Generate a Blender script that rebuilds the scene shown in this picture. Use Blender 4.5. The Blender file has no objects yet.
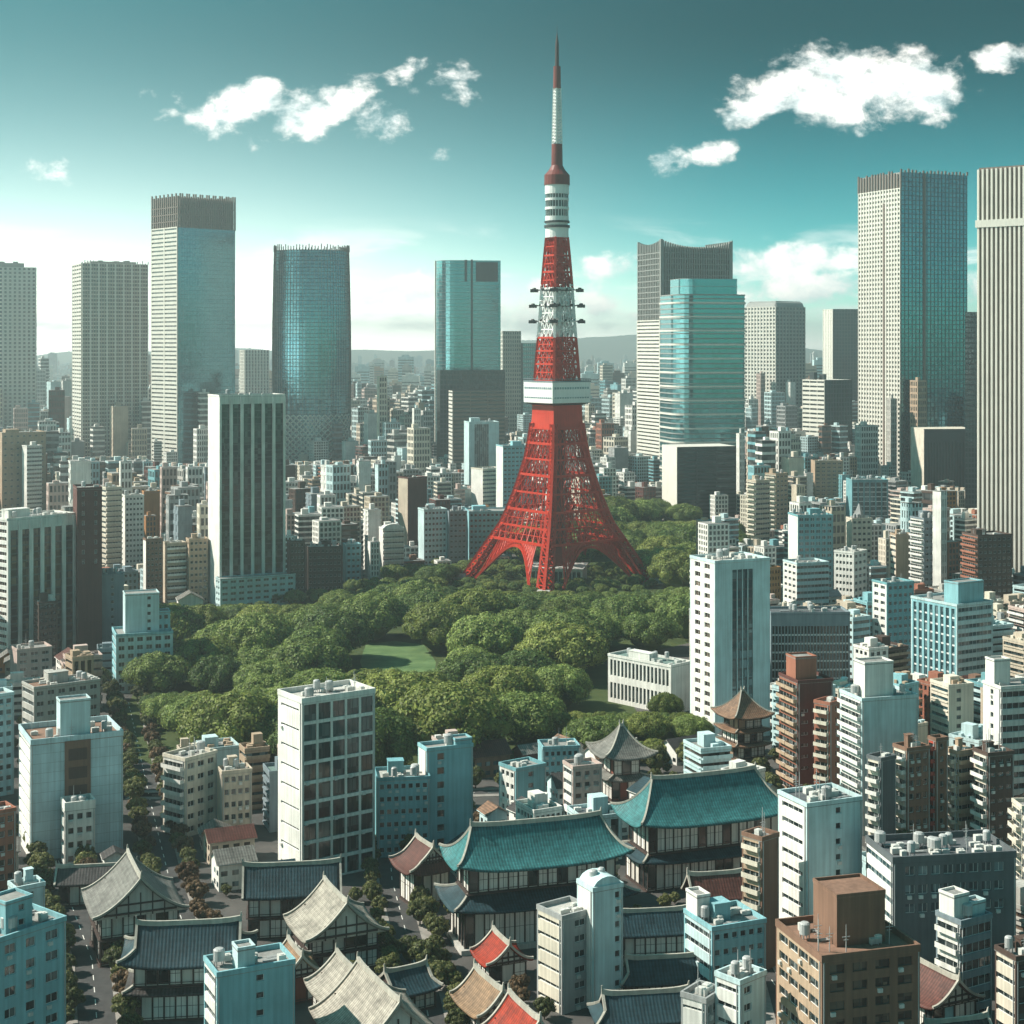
import bpy, bmesh, math, random
import numpy as np
from math import sin, cos, tan, radians, pi, sqrt, atan2

# ------------------------------------------------------------------ camera, sky, sun, exposure
S = bpy.context.scene
COL = S.collection
FPX, HOR, CAMH = 1600.0, 345.0, 143.6          # focal length in px of a 1024 frame, horizon row, camera height (m)
cam = bpy.data.cameras.new('camera'); camo = bpy.data.objects.new('camera', cam); COL.objects.link(camo)
cam.sensor_width = 36.0; cam.lens = FPX / 1024 * 36.0
cam.shift_y = (HOR - 512) / 1024
cam.clip_start = 1.0; cam.clip_end = 60000
camo.location = (0, 0, CAMH); camo.rotation_euler = (radians(90), 0, 0)
S.camera = camo

SUN_AZ, SUN_EL = radians(-82), radians(42)     # azimuth measured from +Y (view direction) towards +X
SUNV = (sin(SUN_AZ) * cos(SUN_EL), cos(SUN_AZ) * cos(SUN_EL), sin(SUN_EL))
sl = bpy.data.lights.new('sun', 'SUN'); sl.energy = 5.0; sl.angle = radians(0.6); sl.color = (1.0, 0.92, 0.80)
so = bpy.data.objects.new('sun', sl); COL.objects.link(so)
import mathutils
so.rotation_euler = mathutils.Vector(SUNV).to_track_quat('Z', 'Y').to_euler()

W = bpy.data.worlds.new('World'); S.world = W; W.use_nodes = True
def world():
    nt = W.node_tree; N = nt.nodes; L = nt.links
    N.clear()
    out = N.new('ShaderNodeOutputWorld'); bg = N.new('ShaderNodeBackground'); L.new(bg.outputs[0], out.inputs[0])
    tc = N.new('ShaderNodeTexCoord'); sep = N.new('ShaderNodeSeparateXYZ'); L.new(tc.outputs['Generated'], sep.inputs[0])
    def val(s, sock):
        if isinstance(s, (int, float)): sock.default_value = s
        else: L.new(s, sock)
    def M(op, a, b=None, c=None, clamp=False):
        n = N.new('ShaderNodeMath'); n.operation = op; n.use_clamp = clamp
        val(a, n.inputs[0])
        if b is not None: val(b, n.inputs[1])
        if c is not None: val(c, n.inputs[2])
        return n.outputs[0]
    def sstep(x, lo, hi):
        n = N.new('ShaderNodeMapRange'); n.interpolation_type = 'SMOOTHSTEP'
        val(x, n.inputs[0]); n.inputs[1].default_value = lo; n.inputs[2].default_value = hi
        return n.outputs[0]
    def mixc(f, a, b, mode='MIX'):
        n = N.new('ShaderNodeMix'); n.data_type = 'RGBA'; n.blend_type = mode
        val(f, n.inputs[0])
        for s, k in ((a, 6), (b, 7)):
            if isinstance(s, tuple): n.inputs[k].default_value = (*s, 1)
            else: L.new(s, n.inputs[k])
        return n.outputs[2]
    def M2C(s):
        n = N.new('ShaderNodeCombineColor')
        for k in range(3): L.new(s, n.inputs[k])
        return n.outputs[0]
    x, y, z = sep.outputs
    # the sky texture, its gradient packed closer to the horizon
    comb = N.new('ShaderNodeCombineXYZ'); L.new(x, comb.inputs[0]); L.new(y, comb.inputs[1]); L.new(M('MULTIPLY', M('MAXIMUM', z, 0.0), 3.2), comb.inputs[2])
    nrm = N.new('ShaderNodeVectorMath'); nrm.operation = 'NORMALIZE'; L.new(comb.outputs[0], nrm.inputs[0])
    sky = N.new('ShaderNodeTexSky'); sky.sky_type = 'NISHITA'; sky.sun_disc = False
    sky.sun_elevation = SUN_EL; sky.sun_rotation = SUN_AZ
    sky.air_density = 1.0; sky.dust_density = 1.2; sky.ozone_density = 1.0; sky.altitude = 100
    L.new(nrm.outputs[0], sky.inputs[0])
    base = mixc(1.0, sky.outputs[0], SKY_TINT, 'MULTIPLY')
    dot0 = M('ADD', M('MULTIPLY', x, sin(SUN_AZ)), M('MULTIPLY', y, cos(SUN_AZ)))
    dip = M('ADD', M('SUBTRACT', 1.0, M('MULTIPLY', sstep(z, 0.02, 0.20), M('SUBTRACT', 0.75, M('MULTIPLY', sstep(dot0, -0.05, 0.46), 0.26)))), M('MULTIPLY', sstep(z, 0.28, 0.6), 0.5))   # deep band above the pale horizon; extra brightness added overhead, unseen, for fill light
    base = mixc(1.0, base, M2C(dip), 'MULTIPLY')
    # warm brightening low in the sky on the sun's side
    dot = M('ADD', M('MULTIPLY', x, sin(SUN_AZ)), M('MULTIPLY', y, cos(SUN_AZ)))
    gl = M('MULTIPLY', sstep(dot, -0.05, 0.46), M('POWER', M('SUBTRACT', 1.0, M('ABSOLUTE', z), clamp=True), 19.0))
    base = mixc(M('MULTIPLY', gl, 0.85), base, (21.0, 17.6, 14.6))
    low = M('MULTIPLY', sstep(dot, -0.5, 0.5), M('POWER', M('SUBTRACT', 1.0, M('ABSOLUTE', z), clamp=True), 55.0))
    base = mixc(low, base, (33.0, 31.5, 28.5))
    # clouds by direction: a = x/y, b = z/y
    yy = M('MAXIMUM', y, 0.05)
    a = M('DIVIDE', x, yy); b = M('DIVIDE', z, yy)
    def noise(sa, sb, detail, rough, off=(0, 0), ox=0.0, oy=0.0, dist=0.0):
        c = N.new('ShaderNodeCombineXYZ')
        L.new(M('MULTIPLY_ADD', a, sa, off[0] + ox * sa), c.inputs[0]); L.new(M('MULTIPLY_ADD', b, sb, off[1] + oy * sb), c.inputs[1])
        n = N.new('ShaderNodeTexNoise'); n.inputs['Scale'].default_value = 1.0; n.inputs['Detail'].default_value = detail
        n.inputs['Roughness'].default_value = rough; n.inputs['Distortion'].default_value = dist
        L.new(c.outputs[0], n.inputs['Vector']); return n.outputs[0]
    n1 = noise(30, 40, 9, 0.62, (3.1, 1.7), dist=0.2); n2 = noise(30, 40, 6, 0.6, (3.1, 1.7), -0.009, 0.011, 0.2)
    nw = noise(70, 95, 6, 0.65, (7.7, 2.2))
    m = None
    for (px, py, rx, ry, tilt, wgt) in CLOUDS:
        ca, cb = (px - 512) / FPX, (HOR - py) / FPX
        da = M('SUBTRACT', a, ca); db = M('SUBTRACT', b, cb)
        t = radians(tilt)
        u = M('ADD', M('MULTIPLY', da, cos(t) / (rx / FPX)), M('MULTIPLY', db, sin(t) / (rx / FPX)))
        v = M('ADD', M('MULTIPLY', da, -sin(t) / (ry / FPX)), M('MULTIPLY', db, cos(t) / (ry / FPX)))
        e = M('MULTIPLY', M('SUBTRACT', 1.0, M('ADD', M('MULTIPLY', u, u), M('MULTIPLY', v, v))), wgt)
        m = e if m is None else M('MAXIMUM', m, e)
    m = M('MAXIMUM', m, -1.5)
    d = M('ADD', M('MULTIPLY', m, 0.44), M('ADD', M('MULTIPLY', M('SUBTRACT', n1, 0.5), 1.5), M('MULTIPLY', M('SUBTRACT', nw, 0.5), 0.55)))
    cov = sstep(d, 0.02, 0.42)
    # long low clouds near the horizon
    nh = noise(9, 42, 8, 0.58, (1.3, 5.2), dist=0.4)
    band = M('MULTIPLY', sstep(b, 0.0, 0.015), M('SUBTRACT', 1.0, sstep(b, 0.05, 0.085)))
    cov2 = M('MULTIPLY', M('MULTIPLY', sstep(nh, 0.5, 0.68), band), 0.75)
    shade = M('MULTIPLY_ADD', M('SUBTRACT', n1, n2), 2.6, 0.70, clamp=True)
    ccol = mixc(shade, (3.4, 4.6, 4.7), (8.6, 8.3, 7.7))
    base = mixc(cov2, base, (8.0, 8.0, 7.6))
    base = mixc(M('MULTIPLY', cov, 0.95), base, ccol)
    L.new(base, bg.inputs[0]); bg.inputs[1].default_value = SKY_STRENGTH
SKY_TINT = (0.13, 1.0, 0.72)
SKY_STRENGTH = 0.118
CLOUDS = [(850, 86, 124, 46, 2, .95), (762, 108, 56, 18, 14, 1.0), (925, 92, 56, 36, 0, .95), (690, 157, 44, 18, 12, .7),
          (238, 106, 56, 28, 18, .85), (312, 110, 68, 28, 26, .95), (388, 120, 36, 20, 8, .5), (406, 72, 24, 12, 25, .4), (448, 92, 44, 24, 20, .32),
          (1003, 58, 38, 17, 4, .95), (165, 108, 22, 12, 0, .2), (437, 156, 18, 9, 0, .5), (40, 172, 36, 7, 0, .1), (150, 96, 14, 8, 0, .35),
          (790, 262, 86, 24, 6, .95), (800, 288, 120, 20, 3, .95), (620, 265, 80, 16, 5, .7), (560, 310, 130, 34, 4, .6), (1000, 290, 60, 20, 0, .8), (400, 290, 60, 18, 12, .6)]
world()
S.view_settings.view_transform = 'Standard'; S.view_settings.look = 'None'; S.view_settings.exposure = 0.78; S.view_settings.gamma = 1.0
cy = S.cycles
cy.max_bounces = 4; cy.diffuse_bounces = 2; cy.glossy_bounces = 2; cy.transmission_bounces = 2; cy.volume_bounces = 0; cy.transparent_max_bounces = 4
cy.use_denoising = True; cy.sample_clamp_indirect = 6; cy.caustics_reflective = False; cy.caustics_refractive = False
cy.adaptive_threshold = 0.02
S.render.use_persistent_data = False

# ------------------------------------------------------------------ helpers
def at(px, yb, z=0.0):
    """ground point seen at picture column px and row yb"""
    Y = FPX * (CAMH - z) / (yb - HOR)
    return ((px - 512) / FPX * Y, Y)
def pix(X, Y, Z): return (512 + FPX * X / Y, HOR + FPX * (CAMH - Z) / Y)
def hgt(Y, yt): return CAMH - (yt - HOR) * Y / FPX

MATS = {}
def nodes(name):
    m = bpy.data.materials.new(name); m.use_nodes = True
    nt = m.node_tree; return m, nt, nt.nodes, nt.links, nt.nodes['Principled BSDF']
def grime(N, L, base, amount=.3, scale=.12):
    """base colour with weathering: broad noise, vertical streaks and per-object tint"""
    tc = N.new('ShaderNodeTexCoord')
    n = N.new('ShaderNodeTexNoise'); n.inputs['Scale'].default_value = scale; n.inputs['Detail'].default_value = 6
    L.new(tc.outputs['Object'], n.inputs['Vector'])
    mp = N.new('ShaderNodeMapping'); mp.inputs['Scale'].default_value = (1.2, 1.2, .05); L.new(tc.outputs['Object'], mp.inputs[0])
    s = N.new('ShaderNodeTexNoise'); s.inputs['Scale'].default_value = 1.0; s.inputs['Detail'].default_value = 4; L.new(mp.outputs[0], s.inputs['Vector'])
    ad = N.new('ShaderNodeMath'); ad.operation = 'ADD'; L.new(n.outputs[0], ad.inputs[0]); L.new(s.outputs[0], ad.inputs[1])
    mr = N.new('ShaderNodeMapRange'); mr.inputs[1].default_value = .65; mr.inputs[2].default_value = 1.35
    mr.inputs[3].default_value = 1 - amount; mr.inputs[4].default_value = 1 + amount * .5; L.new(ad.outputs[0], mr.inputs[0])
    mx = N.new('ShaderNodeMix'); mx.data_type = 'RGBA'; mx.blend_type = 'MULTIPLY'; mx.inputs[0].default_value = 1
    if isinstance(base, tuple): mx.inputs[6].default_value = (*base, 1)
    else: L.new(base, mx.inputs[6])
    L.new(mr.outputs[0], mx.inputs[7])
    return mx.outputs[2]
def wall(name, c, rough=.75, amount=.34, joint=None):
    if name in MATS: return MATS[name]
    m, nt, N, L, b = nodes(name)
    base = c
    if joint:
        uv = N.new('ShaderNodeUVMap'); br = N.new('ShaderNodeTexBrick'); br.offset = 0.0
        br.inputs['Scale'].default_value = 1; br.inputs['Brick Width'].default_value = joint[0]; br.inputs['Row Height'].default_value = joint[1]
        br.inputs['Mortar Size'].default_value = joint[2]; br.inputs['Bias'].default_value = 0
        br.inputs['Color1'].default_value = (*c, 1); br.inputs['Color2'].default_value = (*[k * .93 for k in c], 1); br.inputs['Mortar'].default_value = (*[k * .55 for k in c], 1)
        L.new(uv.outputs[0], br.inputs['Vector']); base = br.outputs[0]
    L.new(grime(N, L, base, amount), b.inputs['Base Color'])
    b.inputs['Roughness'].default_value = rough; b.inputs['Specular IOR Level'].default_value = .3
    MATS[name] = m; return m
def glass(name, c=(.012, .02, .022), c2=(.10, .12, .12), rough=.08, metal=0.0, cell=(1.7, 1.7, 3.2), curtains=.25):
    """window glass: every pane a little different, some with curtains or blinds behind"""
    if name in MATS: return MATS[name]
    m, nt, N, L, b = nodes(name)
    tc = N.new('ShaderNodeTexCoord'); ge = N.new('ShaderNodeNewGeometry')
    sn = N.new('ShaderNodeVectorMath'); sn.operation = 'SNAP'; sn.inputs[1].default_value = cell
    L.new(ge.outputs['Position'], sn.inputs[0])
    wn = N.new('ShaderNodeTexWhiteNoise'); wn.noise_dimensions = '3D'; L.new(sn.outputs[0], wn.inputs[0])
    mr = N.new('ShaderNodeMapRange'); mr.inputs[1].default_value = 1 - curtains * 2; mr.inputs[2].default_value = 1.0; L.new(wn.outputs[0], mr.inputs[0])
    mx = N.new('ShaderNodeMix'); mx.data_type = 'RGBA'; mx.inputs[6].default_value = (*c, 1); mx.inputs[7].default_value = (*c2, 1)
    L.new(mr.outputs[0], mx.inputs[0]); L.new(mx.outputs[2], b.inputs['Base Color'])
    rr = N.new('ShaderNodeMapRange'); rr.inputs[3].default_value = rough * .5; rr.inputs[4].default_value = rough * 2; L.new(wn.outputs[0], rr.inputs[0])
    L.new(rr.outputs[0], b.inputs['Roughness'])
    b.inputs['Metallic'].default_value = metal; b.inputs['Specular IOR Level'].default_value = .6
    # panes never hang perfectly flat: tilt each a touch so reflections break up
    bp = N.new('ShaderNodeBump'); bp.inputs['Strength'].default_value = .12; bp.inputs['Distance'].default_value = .3
    nn = N.new('ShaderNodeTexNoise'); nn.inputs['Scale'].default_value = .35; L.new(ge.outputs['Position'], nn.inputs['Vector'])
    L.new(nn.outputs[0], bp.inputs['Height']); L.new(bp.outputs[0], b.inputs['Normal'])
    MATS[name] = m; return m
def tiles(name, c, pitch=.75, rough=.6, amount=.55):
    """roof tiles in ribs running down the slope (uv.x across the slope, in metres)"""
    if name in MATS: return MATS[name]
    m, nt, N, L, b = nodes(name)
    uv = N.new('ShaderNodeUVMap'); w = N.new('ShaderNodeTexWave'); w.wave_profile = 'SIN'
    mp = N.new('ShaderNodeMapping'); mp.inputs['Scale'].default_value = (2 * pi / pitch / 20, 0, 0); L.new(uv.outputs[0], mp.inputs[0])
    L.new(mp.outputs[0], w.inputs['Vector']); w.inputs['Scale'].default_value = 1.0
    mr = N.new('ShaderNodeMapRange'); mr.inputs[3].default_value = .66; mr.inputs[4].default_value = 1.12; L.new(w.outputs[1], mr.inputs[0])
    mx = N.new('ShaderNodeMix'); mx.data_type = 'RGBA'; mx.blend_type = 'MULTIPLY'; mx.inputs[0].default_value = 1
    mp2 = N.new('ShaderNodeMapping'); mp2.inputs['Scale'].default_value = (0, 2 * pi / .8 / 20, 0); L.new(uv.outputs[0], mp2.inputs[0])
    w2 = N.new('ShaderNodeTexWave'); w2.bands_direction = 'Y'; w2.wave_profile = 'SAW'; w2.inputs['Scale'].default_value = 1.0; L.new(mp2.outputs[0], w2.inputs['Vector'])
    m2 = N.new('ShaderNodeMapRange'); m2.inputs[3].default_value = .80; m2.inputs[4].default_value = 1.06; L.new(w2.outputs[1], m2.inputs[0])
    mm = N.new('ShaderNodeMath'); mm.operation = 'MULTIPLY'; L.new(mr.outputs[0], mm.inputs[0]); L.new(m2.outputs[0], mm.inputs[1])
    mx.inputs[6].default_value = (*c, 1); L.new(mm.outputs[0], mx.inputs[7])
    L.new(grime(N, L, mx.outputs[2], amount, .35), b.inputs['Base Color'])
    bp = N.new('ShaderNodeBump'); bp.inputs['Strength'].default_value = .4; bp.inputs['Distance'].default_value = .08
    L.new(w.outputs[1], bp.inputs['Height']); L.new(bp.outputs[0], b.inputs['Normal'])
    b.inputs['Roughness'].default_value = rough; b.inputs['Specular IOR Level'].default_value = .25
    MATS[name] = m; return m
def leafmat(name, c1, c2):
    if name in MATS: return MATS[name]
    m, nt, N, L, b = nodes(name)
    oi = N.new('ShaderNodeObjectInfo'); ge = N.new('ShaderNodeNewGeometry'); tc = N.new('ShaderNodeTexCoord')
    n = N.new('ShaderNodeTexNoise'); n.inputs['Scale'].default_value = 3.5; n.inputs['Detail'].default_value = 5; L.new(tc.outputs['Object'], n.inputs['Vector'])
    ad = N.new('ShaderNodeMath'); ad.operation = 'MULTIPLY_ADD'; L.new(oi.outputs['Random'], ad.inputs[0]); ad.inputs[1].default_value = .75; 
    mm = N.new('ShaderNodeMath'); mm.operation = 'MULTIPLY_ADD'; L.new(n.outputs[0], mm.inputs[0]); mm.inputs[1].default_value = 1.3; mm.inputs[2].default_value = -.5
    L.new(mm.outputs[0], ad.inputs[2])
    mx = N.new('ShaderNodeMix'); mx.data_type = 'RGBA'; mx.inputs[6].default_value = (*c1, 1); mx.inputs[7].default_value = (*c2, 1); L.new(ad.outputs[0], mx.inputs[0]); 
    vr = N.new('ShaderNodeMapRange'); vr.inputs[3].default_value = .45; vr.inputs[4].default_value = 1.5; L.new(ge.outputs['Random Per Island'], vr.inputs[0])
    mv = N.new('ShaderNodeMix'); mv.data_type = 'RGBA'; mv.blend_type = 'MULTIPLY'; mv.inputs[0].default_value = 1; L.new(mx.outputs[2], mv.inputs[6]); L.new(vr.outputs[0], mv.inputs[7]); mx = mv
    L.new(mx.outputs[2], b.inputs['Base Color']); b.inputs['Roughness'].default_value = .6; b.inputs['Specular IOR Level'].default_value = .25
    tr = N.new('ShaderNodeBsdfTranslucent'); L.new(mx.outputs[2], tr.inputs[0]); ms = N.new('ShaderNodeMixShader'); ms.inputs[0].default_value = .36
    L.new(b.outputs[0], ms.inputs[1]); L.new(tr.outputs[0], ms.inputs[2]); L.new(ms.outputs[0], N['Material Output'].inputs[0])
    MATS[name] = m; return m

class MB:
    """collects faces for ONE mesh object"""
    def __init__(s): s.v = []; s.f = []; s.m = []; s.uv = {}; s.smooth = []
    def face(s, pts, mi=0, uv=None):
        i = len(s.v); s.v.extend(pts); 
        if uv is not None: s.uv[len(s.f)] = uv
        s.f.append(tuple(range(i, i + len(pts)))); s.m.append(mi)
    def hexa(s, p, mi=0):
        """p: 4 bottom corners (counter-clockwise seen from above), then 4 top corners"""
        i = len(s.v); s.v.extend(p)
        for q in ((3, 2, 1, 0), (4, 5, 6, 7), (0, 1, 5, 4), (1, 2, 6, 5), (2, 3, 7, 6), (3, 0, 4, 7)):
            s.f.append((i + q[0], i + q[1], i + q[2], i + q[3])); s.m.append(mi)
    def box(s, x0, x1, y0, y1, z0, z1, mi=0):
        if x1 - x0 < 1e-4 or y1 - y0 < 1e-4 or z1 - z0 < 1e-4: return
        s.hexa([(x0, y0, z0), (x1, y0, z0), (x1, y1, z0), (x0, y1, z0), (x0, y0, z1), (x1, y0, z1), (x1, y1, z1), (x0, y1, z1)], mi)
    def fbox(s, fr, a0, a1, b0, b1, z0, z1, mi=0):
        """box in a face frame: a along the face, b inwards from its outer plane"""
        if a1 - a0 < 1e-4 or b1 - b0 < 1e-4 or z1 - z0 < 1e-4: return
        (ox, oy), (ux, uy), (nx, ny) = fr
        P = lambda a, b: (ox + ux * a - nx * b, oy + uy * a - ny * b)
        q = [P(a0, b0), P(a1, b0), P(a1, b1), P(a0, b1)]
        s.hexa([(*k, z0) for k in q] + [(*k, z1) for k in q], mi)
    def bar(s, p, q, r, mi=0, r2=None):
        p = mathutils.Vector(p); q = mathutils.Vector(q); d = q - p
        if d.length < 1e-5: return
        d.normalize(); up = mathutils.Vector((0, 0, 1)) if abs(d.z) < .95 else mathutils.Vector((1, 0, 0))
        a = d.cross(up).normalized(); b = a.cross(d).normalized(); r2 = r if r2 is None else r2
        P = [p - a * r - b * r, p + a * r - b * r, p + a * r + b * r, p - a * r + b * r]
        Q = [q - a * r2 - b * r2, q + a * r2 - b * r2, q + a * r2 + b * r2, q - a * r2 + b * r2]
        s.hexa([tuple(k) for k in P + Q], mi)
    def loft(s, rings, mi=0, cap=True, mt=None):
        """rings: lists of (x,y,z), same count, counter-clockwise from above, bottom first"""
        n = len(rings[0]); i = len(s.v)
        for r in rings: s.v.extend(r)
        for k in range(len(rings) - 1):
            for j in range(n):
                a, b = i + k * n + j, i + k * n + (j + 1) % n
                s.f.append((a, b, b + n, a + n)); s.m.append(mi)
        if cap:
            s.f.append(tuple(i + (len(rings) - 1) * n + j for j in range(n))); s.m.append(mi if mt is None else mt)
            s.f.append(tuple(i + j for j in reversed(range(n)))); s.m.append(mi)
    def cyl(s, x, y, z0, z1, r0, r1=None, n=12, mi=0):
        r1 = r0 if r1 is None else r1
        s.loft([[(x + r * cos(2 * pi * k / n), y + r * sin(2 * pi * k / n), z) for k in range(n)] for r, z in ((r0, z0), (r1, z1))], mi)
    def dome(s, x, y, z, r, h, n=12, k=4, mi=0):
        s.loft([[(x + r * cos(t) * cos(2 * pi * j / n), y + r * cos(t) * sin(2 * pi * j / n), z + h * sin(t)) for j in range(n)] for t in [pi / 2 * i / k * .985 for i in range(k + 1)]], mi)
    def mesh(s, name, mats, smooth=False):
        me = bpy.data.meshes.new(name); me.from_pydata(s.v, [], s.f)
        for m in mats: me.materials.append(m)
        n = len(me.polygons)
        if len(mats) > 1: me.polygons.foreach_set('material_index', np.array(s.m, dtype=np.int32))
        if smooth: me.polygons.foreach_set('use_smooth', np.ones(n, dtype=bool))
        nl = len(me.loops)
        nor = np.empty(n * 3, np.float32); me.polygons.foreach_get('normal', nor); nor = nor.reshape(-1, 3)
        tot = np.empty(n, np.int32); me.polygons.foreach_get('loop_total', tot)
        vi = np.empty(nl, np.int32); me.loops.foreach_get('vertex_index', vi)
        co = np.array(s.v, np.float32).reshape(-1, 3)[vi]; ln = np.repeat(nor, tot, axis=0)
        h = np.hypot(ln[:, 0], ln[:, 1]) + 1e-6
        u = np.where(np.abs(ln[:, 2]) > .7, co[:, 0], (-ln[:, 1] * co[:, 0] + ln[:, 0] * co[:, 1]) / h)
        v = np.where(np.abs(ln[:, 2]) > .7, co[:, 1], co[:, 2])
        uv = np.stack([u, v], 1)
        if s.uv:
            st = np.concatenate([[0], np.cumsum(tot)[:-1]])
            for k, q in s.uv.items(): uv[st[k]:st[k] + len(q)] = q
        me.uv_layers.new(name='UVMap').data.foreach_set('uv', uv.astype(np.float32).ravel())
        return me
    def build(s, name, mats, parent=None, smooth=False):
        if not isinstance(mats, (list, tuple)): mats = [mats]
        return link(name, s.mesh(name, mats, smooth), parent)
def link(name, me, parent=None, loc=(0, 0, 0), rz=0):
    o = bpy.data.objects.new(name, me); COL.objects.link(o)
    o.location = loc; o.rotation_euler = (0, 0, rz)
    if parent: o.parent = parent
    return o
def tag(o, label=None, cat=None, group=None, kind=None):
    if label: o['label'] = label
    if cat: o['category'] = cat
    if group: o['group'] = group
    if kind: o['kind'] = kind
    return o
def thing(name, label, cat, loc=(0, 0, 0), rz=0, group=None):
    o = bpy.data.objects.new(name, None); COL.objects.link(o); o.empty_display_size = 1
    o.location = loc; o.rotation_euler = (0, 0, rz); return tag(o, label, cat, group)

# occupancy of the ground (4 m cells) and what each picture column must keep in view
OX, OY, OC = -1800.0, 300.0, 4.0
OCC = np.zeros((900, 1100), bool)
def rect_pts(X, Y, th, w, d):
    u = (cos(th), sin(th)); v = (-sin(th), cos(th))
    na, nb = max(2, int(w / 3) + 2), max(2, int(d / 3) + 2)
    a, b = np.meshgrid(np.linspace(0, w, na), np.linspace(0, d, nb))
    return X + a * u[0] + b * v[0], Y + a * u[1] + b * v[1]
def cells(px, py):
    i = ((px - OX) / OC).astype(int).ravel(); j = ((py - OY) / OC).astype(int).ravel()
    ok = (i >= 0) & (i < OCC.shape[0]) & (j >= 0) & (j < OCC.shape[1]); return i[ok], j[ok]
def occupy(X, Y, th, w, d, pad=1.5):
    i, j = cells(*rect_pts(X - pad * (cos(th) - sin(th)), Y - pad * (sin(th) + cos(th)), th, w + 2 * pad, d + 2 * pad)); OCC[i, j] = True
def free(X, Y, th, w, d):
    i, j = cells(*rect_pts(X, Y, th, w, d)); return not OCC[i, j].any()
KEEP = []          # (x0, x1, lowest visible row, base row)
def keep_limit(x0, x1, yb):
    return max([k[2] for k in KEEP if k[0] < x1 and k[1] > x0 and k[3] < yb - 3] or [0])
LAND = []          # (px x, px y, short name) landmarks used in descriptions
# ------------------------------------------------------------------ materials
WALLS = dict(
    white=(.74, .73, .69), cream=(.66, .60, .50), beige=(.52, .44, .35), tan=(.42, .31, .22), brown=(.20, .115, .08), maroon=(.11, .042, .036),
    darkbrown=(.085, .055, .045), grey=(.34, .35, .35), darkgrey=(.11, .125, .135), paleblue=(.50, .65, .67), cyan=(.24, .47, .52), teal=(.16, .36, .40),
    brick=(.33, .13, .085), red=(.42, .07, .045), orange=(.42, .20, .08), pinkish=(.52, .40, .36), slate=(.20, .25, .28), concrete=(.45, .44, .41))
def wm(k, **kw):
    if k == 'panel_blue': return wall('wall_panel_blue', (.50, .66, .70), joint=(2.7, 2.7, .05))
    if k == 'panel_white': return wall('wall_panel_white', (.72, .72, .69), joint=(3.2, 3.4, .05))
    return wall('wall_' + k, WALLS[k])
def roofm(k='grey'): return wall('roof_' + k, {'grey': (.27, .27, .26), 'dark': (.10, .11, .12), 'light': (.48, .47, .44), 'green': (.16, .24, .22), 'rust': (.24, .14, .10)}[k], .9, .4)
G_DARK = lambda: glass('glass_dark')
G_BLUE = lambda: glass('glass_blue', (.02, .05, .06), (.16, .24, .26))
G_BROWN = lambda: glass('glass_brown', (.03, .022, .018), (.16, .12, .09))
G_BLACK = lambda: glass('glass_black', (.008, .012, .013), (.03, .04, .04), .12, curtains=.15)
def gm(k): return {'dark': G_DARK, 'blue': G_BLUE, 'brown': G_BROWN, 'black': G_BLACK}[k]()
METAL = wall('metal_grey', (.42, .43, .43), .45); FRAME_W = wall('frame_white', (.72, .74, .73), .5, .1); FRAME_D = wall('frame_dark', (.05, .06, .065), .5, .1)
AC = wall('ac_white', (.60, .60, .57), .6); DARKM = wall('dark_metal', (.045, .05, .055), .5); WOODD = wall('dark_wood', (.07, .042, .032), .7); WOODR = wall('red_wood', (.20, .06, .04), .7)

# ------------------------------------------------------------------ openings of one wall face
def openings(w, h, st, fl):
    """columns [(a0,a1)] and rows [(z0,z1)] cut out of a face; fl = storey height"""
    k = st[0]; p = dict(st[1]) if len(st) > 1 else {}
    if k == 'blank': return [], []
    nf = p.get('nf') or max(1, int(round(h / fl))); fh = h / nf
    base = p.get('base', 0); top = p.get('top', 0)                     # plain storeys at foot and head
    sp = p.get('sp', .55) * fh
    rows = [(f * fh + sp * p.get('lo', .62), f * fh + sp * p.get('lo', .62) + fh - sp) for f in range(nf) if base <= f < nf - top]
    if k in ('band', 'balc'):
        mg = p.get('mg', .0); cols = [(mg * w, w - p.get('mg2', mg) * w)]
    elif k == 'grid':
        nb = p.get('nb') or max(1, int(round(w / p.get('bay', 3.4)))); mg = p.get('mg', .4); g = p.get('pw', .35)
        bw = (w - 2 * mg) / nb; cols = [(mg + i * bw + bw * g / 2, mg + (i + 1) * bw - bw * g / 2) for i in range(nb)]
    elif k == 'cols':
        cols = [(a * w - ww / 2, a * w + ww / 2) for a, ww in p['at']]
    elif k == 'strips':
        nb = p.get('nb', 6); g = p.get('pw', .3); mg = p.get('mg', .3); bw = (w - 2 * mg) / nb
        cols = [(mg + i * bw + bw * g / 2, mg + (i + 1) * bw - bw * g / 2) for i in range(nb)]
        rows = [(p.get('z0', .0) * h, h * p.get('z1', .97))]
    return cols, rows
T = .45                                                                # depth of the window reveals
def cut_face(mb, fr, w, h, cols, rows, mi=0, t=T):
    z = 0.0
    for (z0, z1) in rows:
        mb.fbox(fr, 0, w, 0, t, z, z0, mi); a = 0.0
        for (a0, a1) in cols: mb.fbox(fr, a, a0, 0, t, z0, z1, mi); a = a1
        mb.fbox(fr, a, w, 0, t, z0, z1, mi); z = z1
    mb.fbox(fr, 0, w, 0, t, z, h, mi)
def frames(w, d):
    """front, left, right, back: (origin, along, outward), width; side faces butt between front and back"""
    return dict(F=(((0, 0), (1, 0), (0, -1)), w), L=(((0, d - T), (0, -1), (-1, 0)), d - 2 * T), R=(((w, T), (0, 1), (1, 0)), d - 2 * T), B=(((w, d), (-1, 0), (0, 1)), w))
WCACHE = {}
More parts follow.
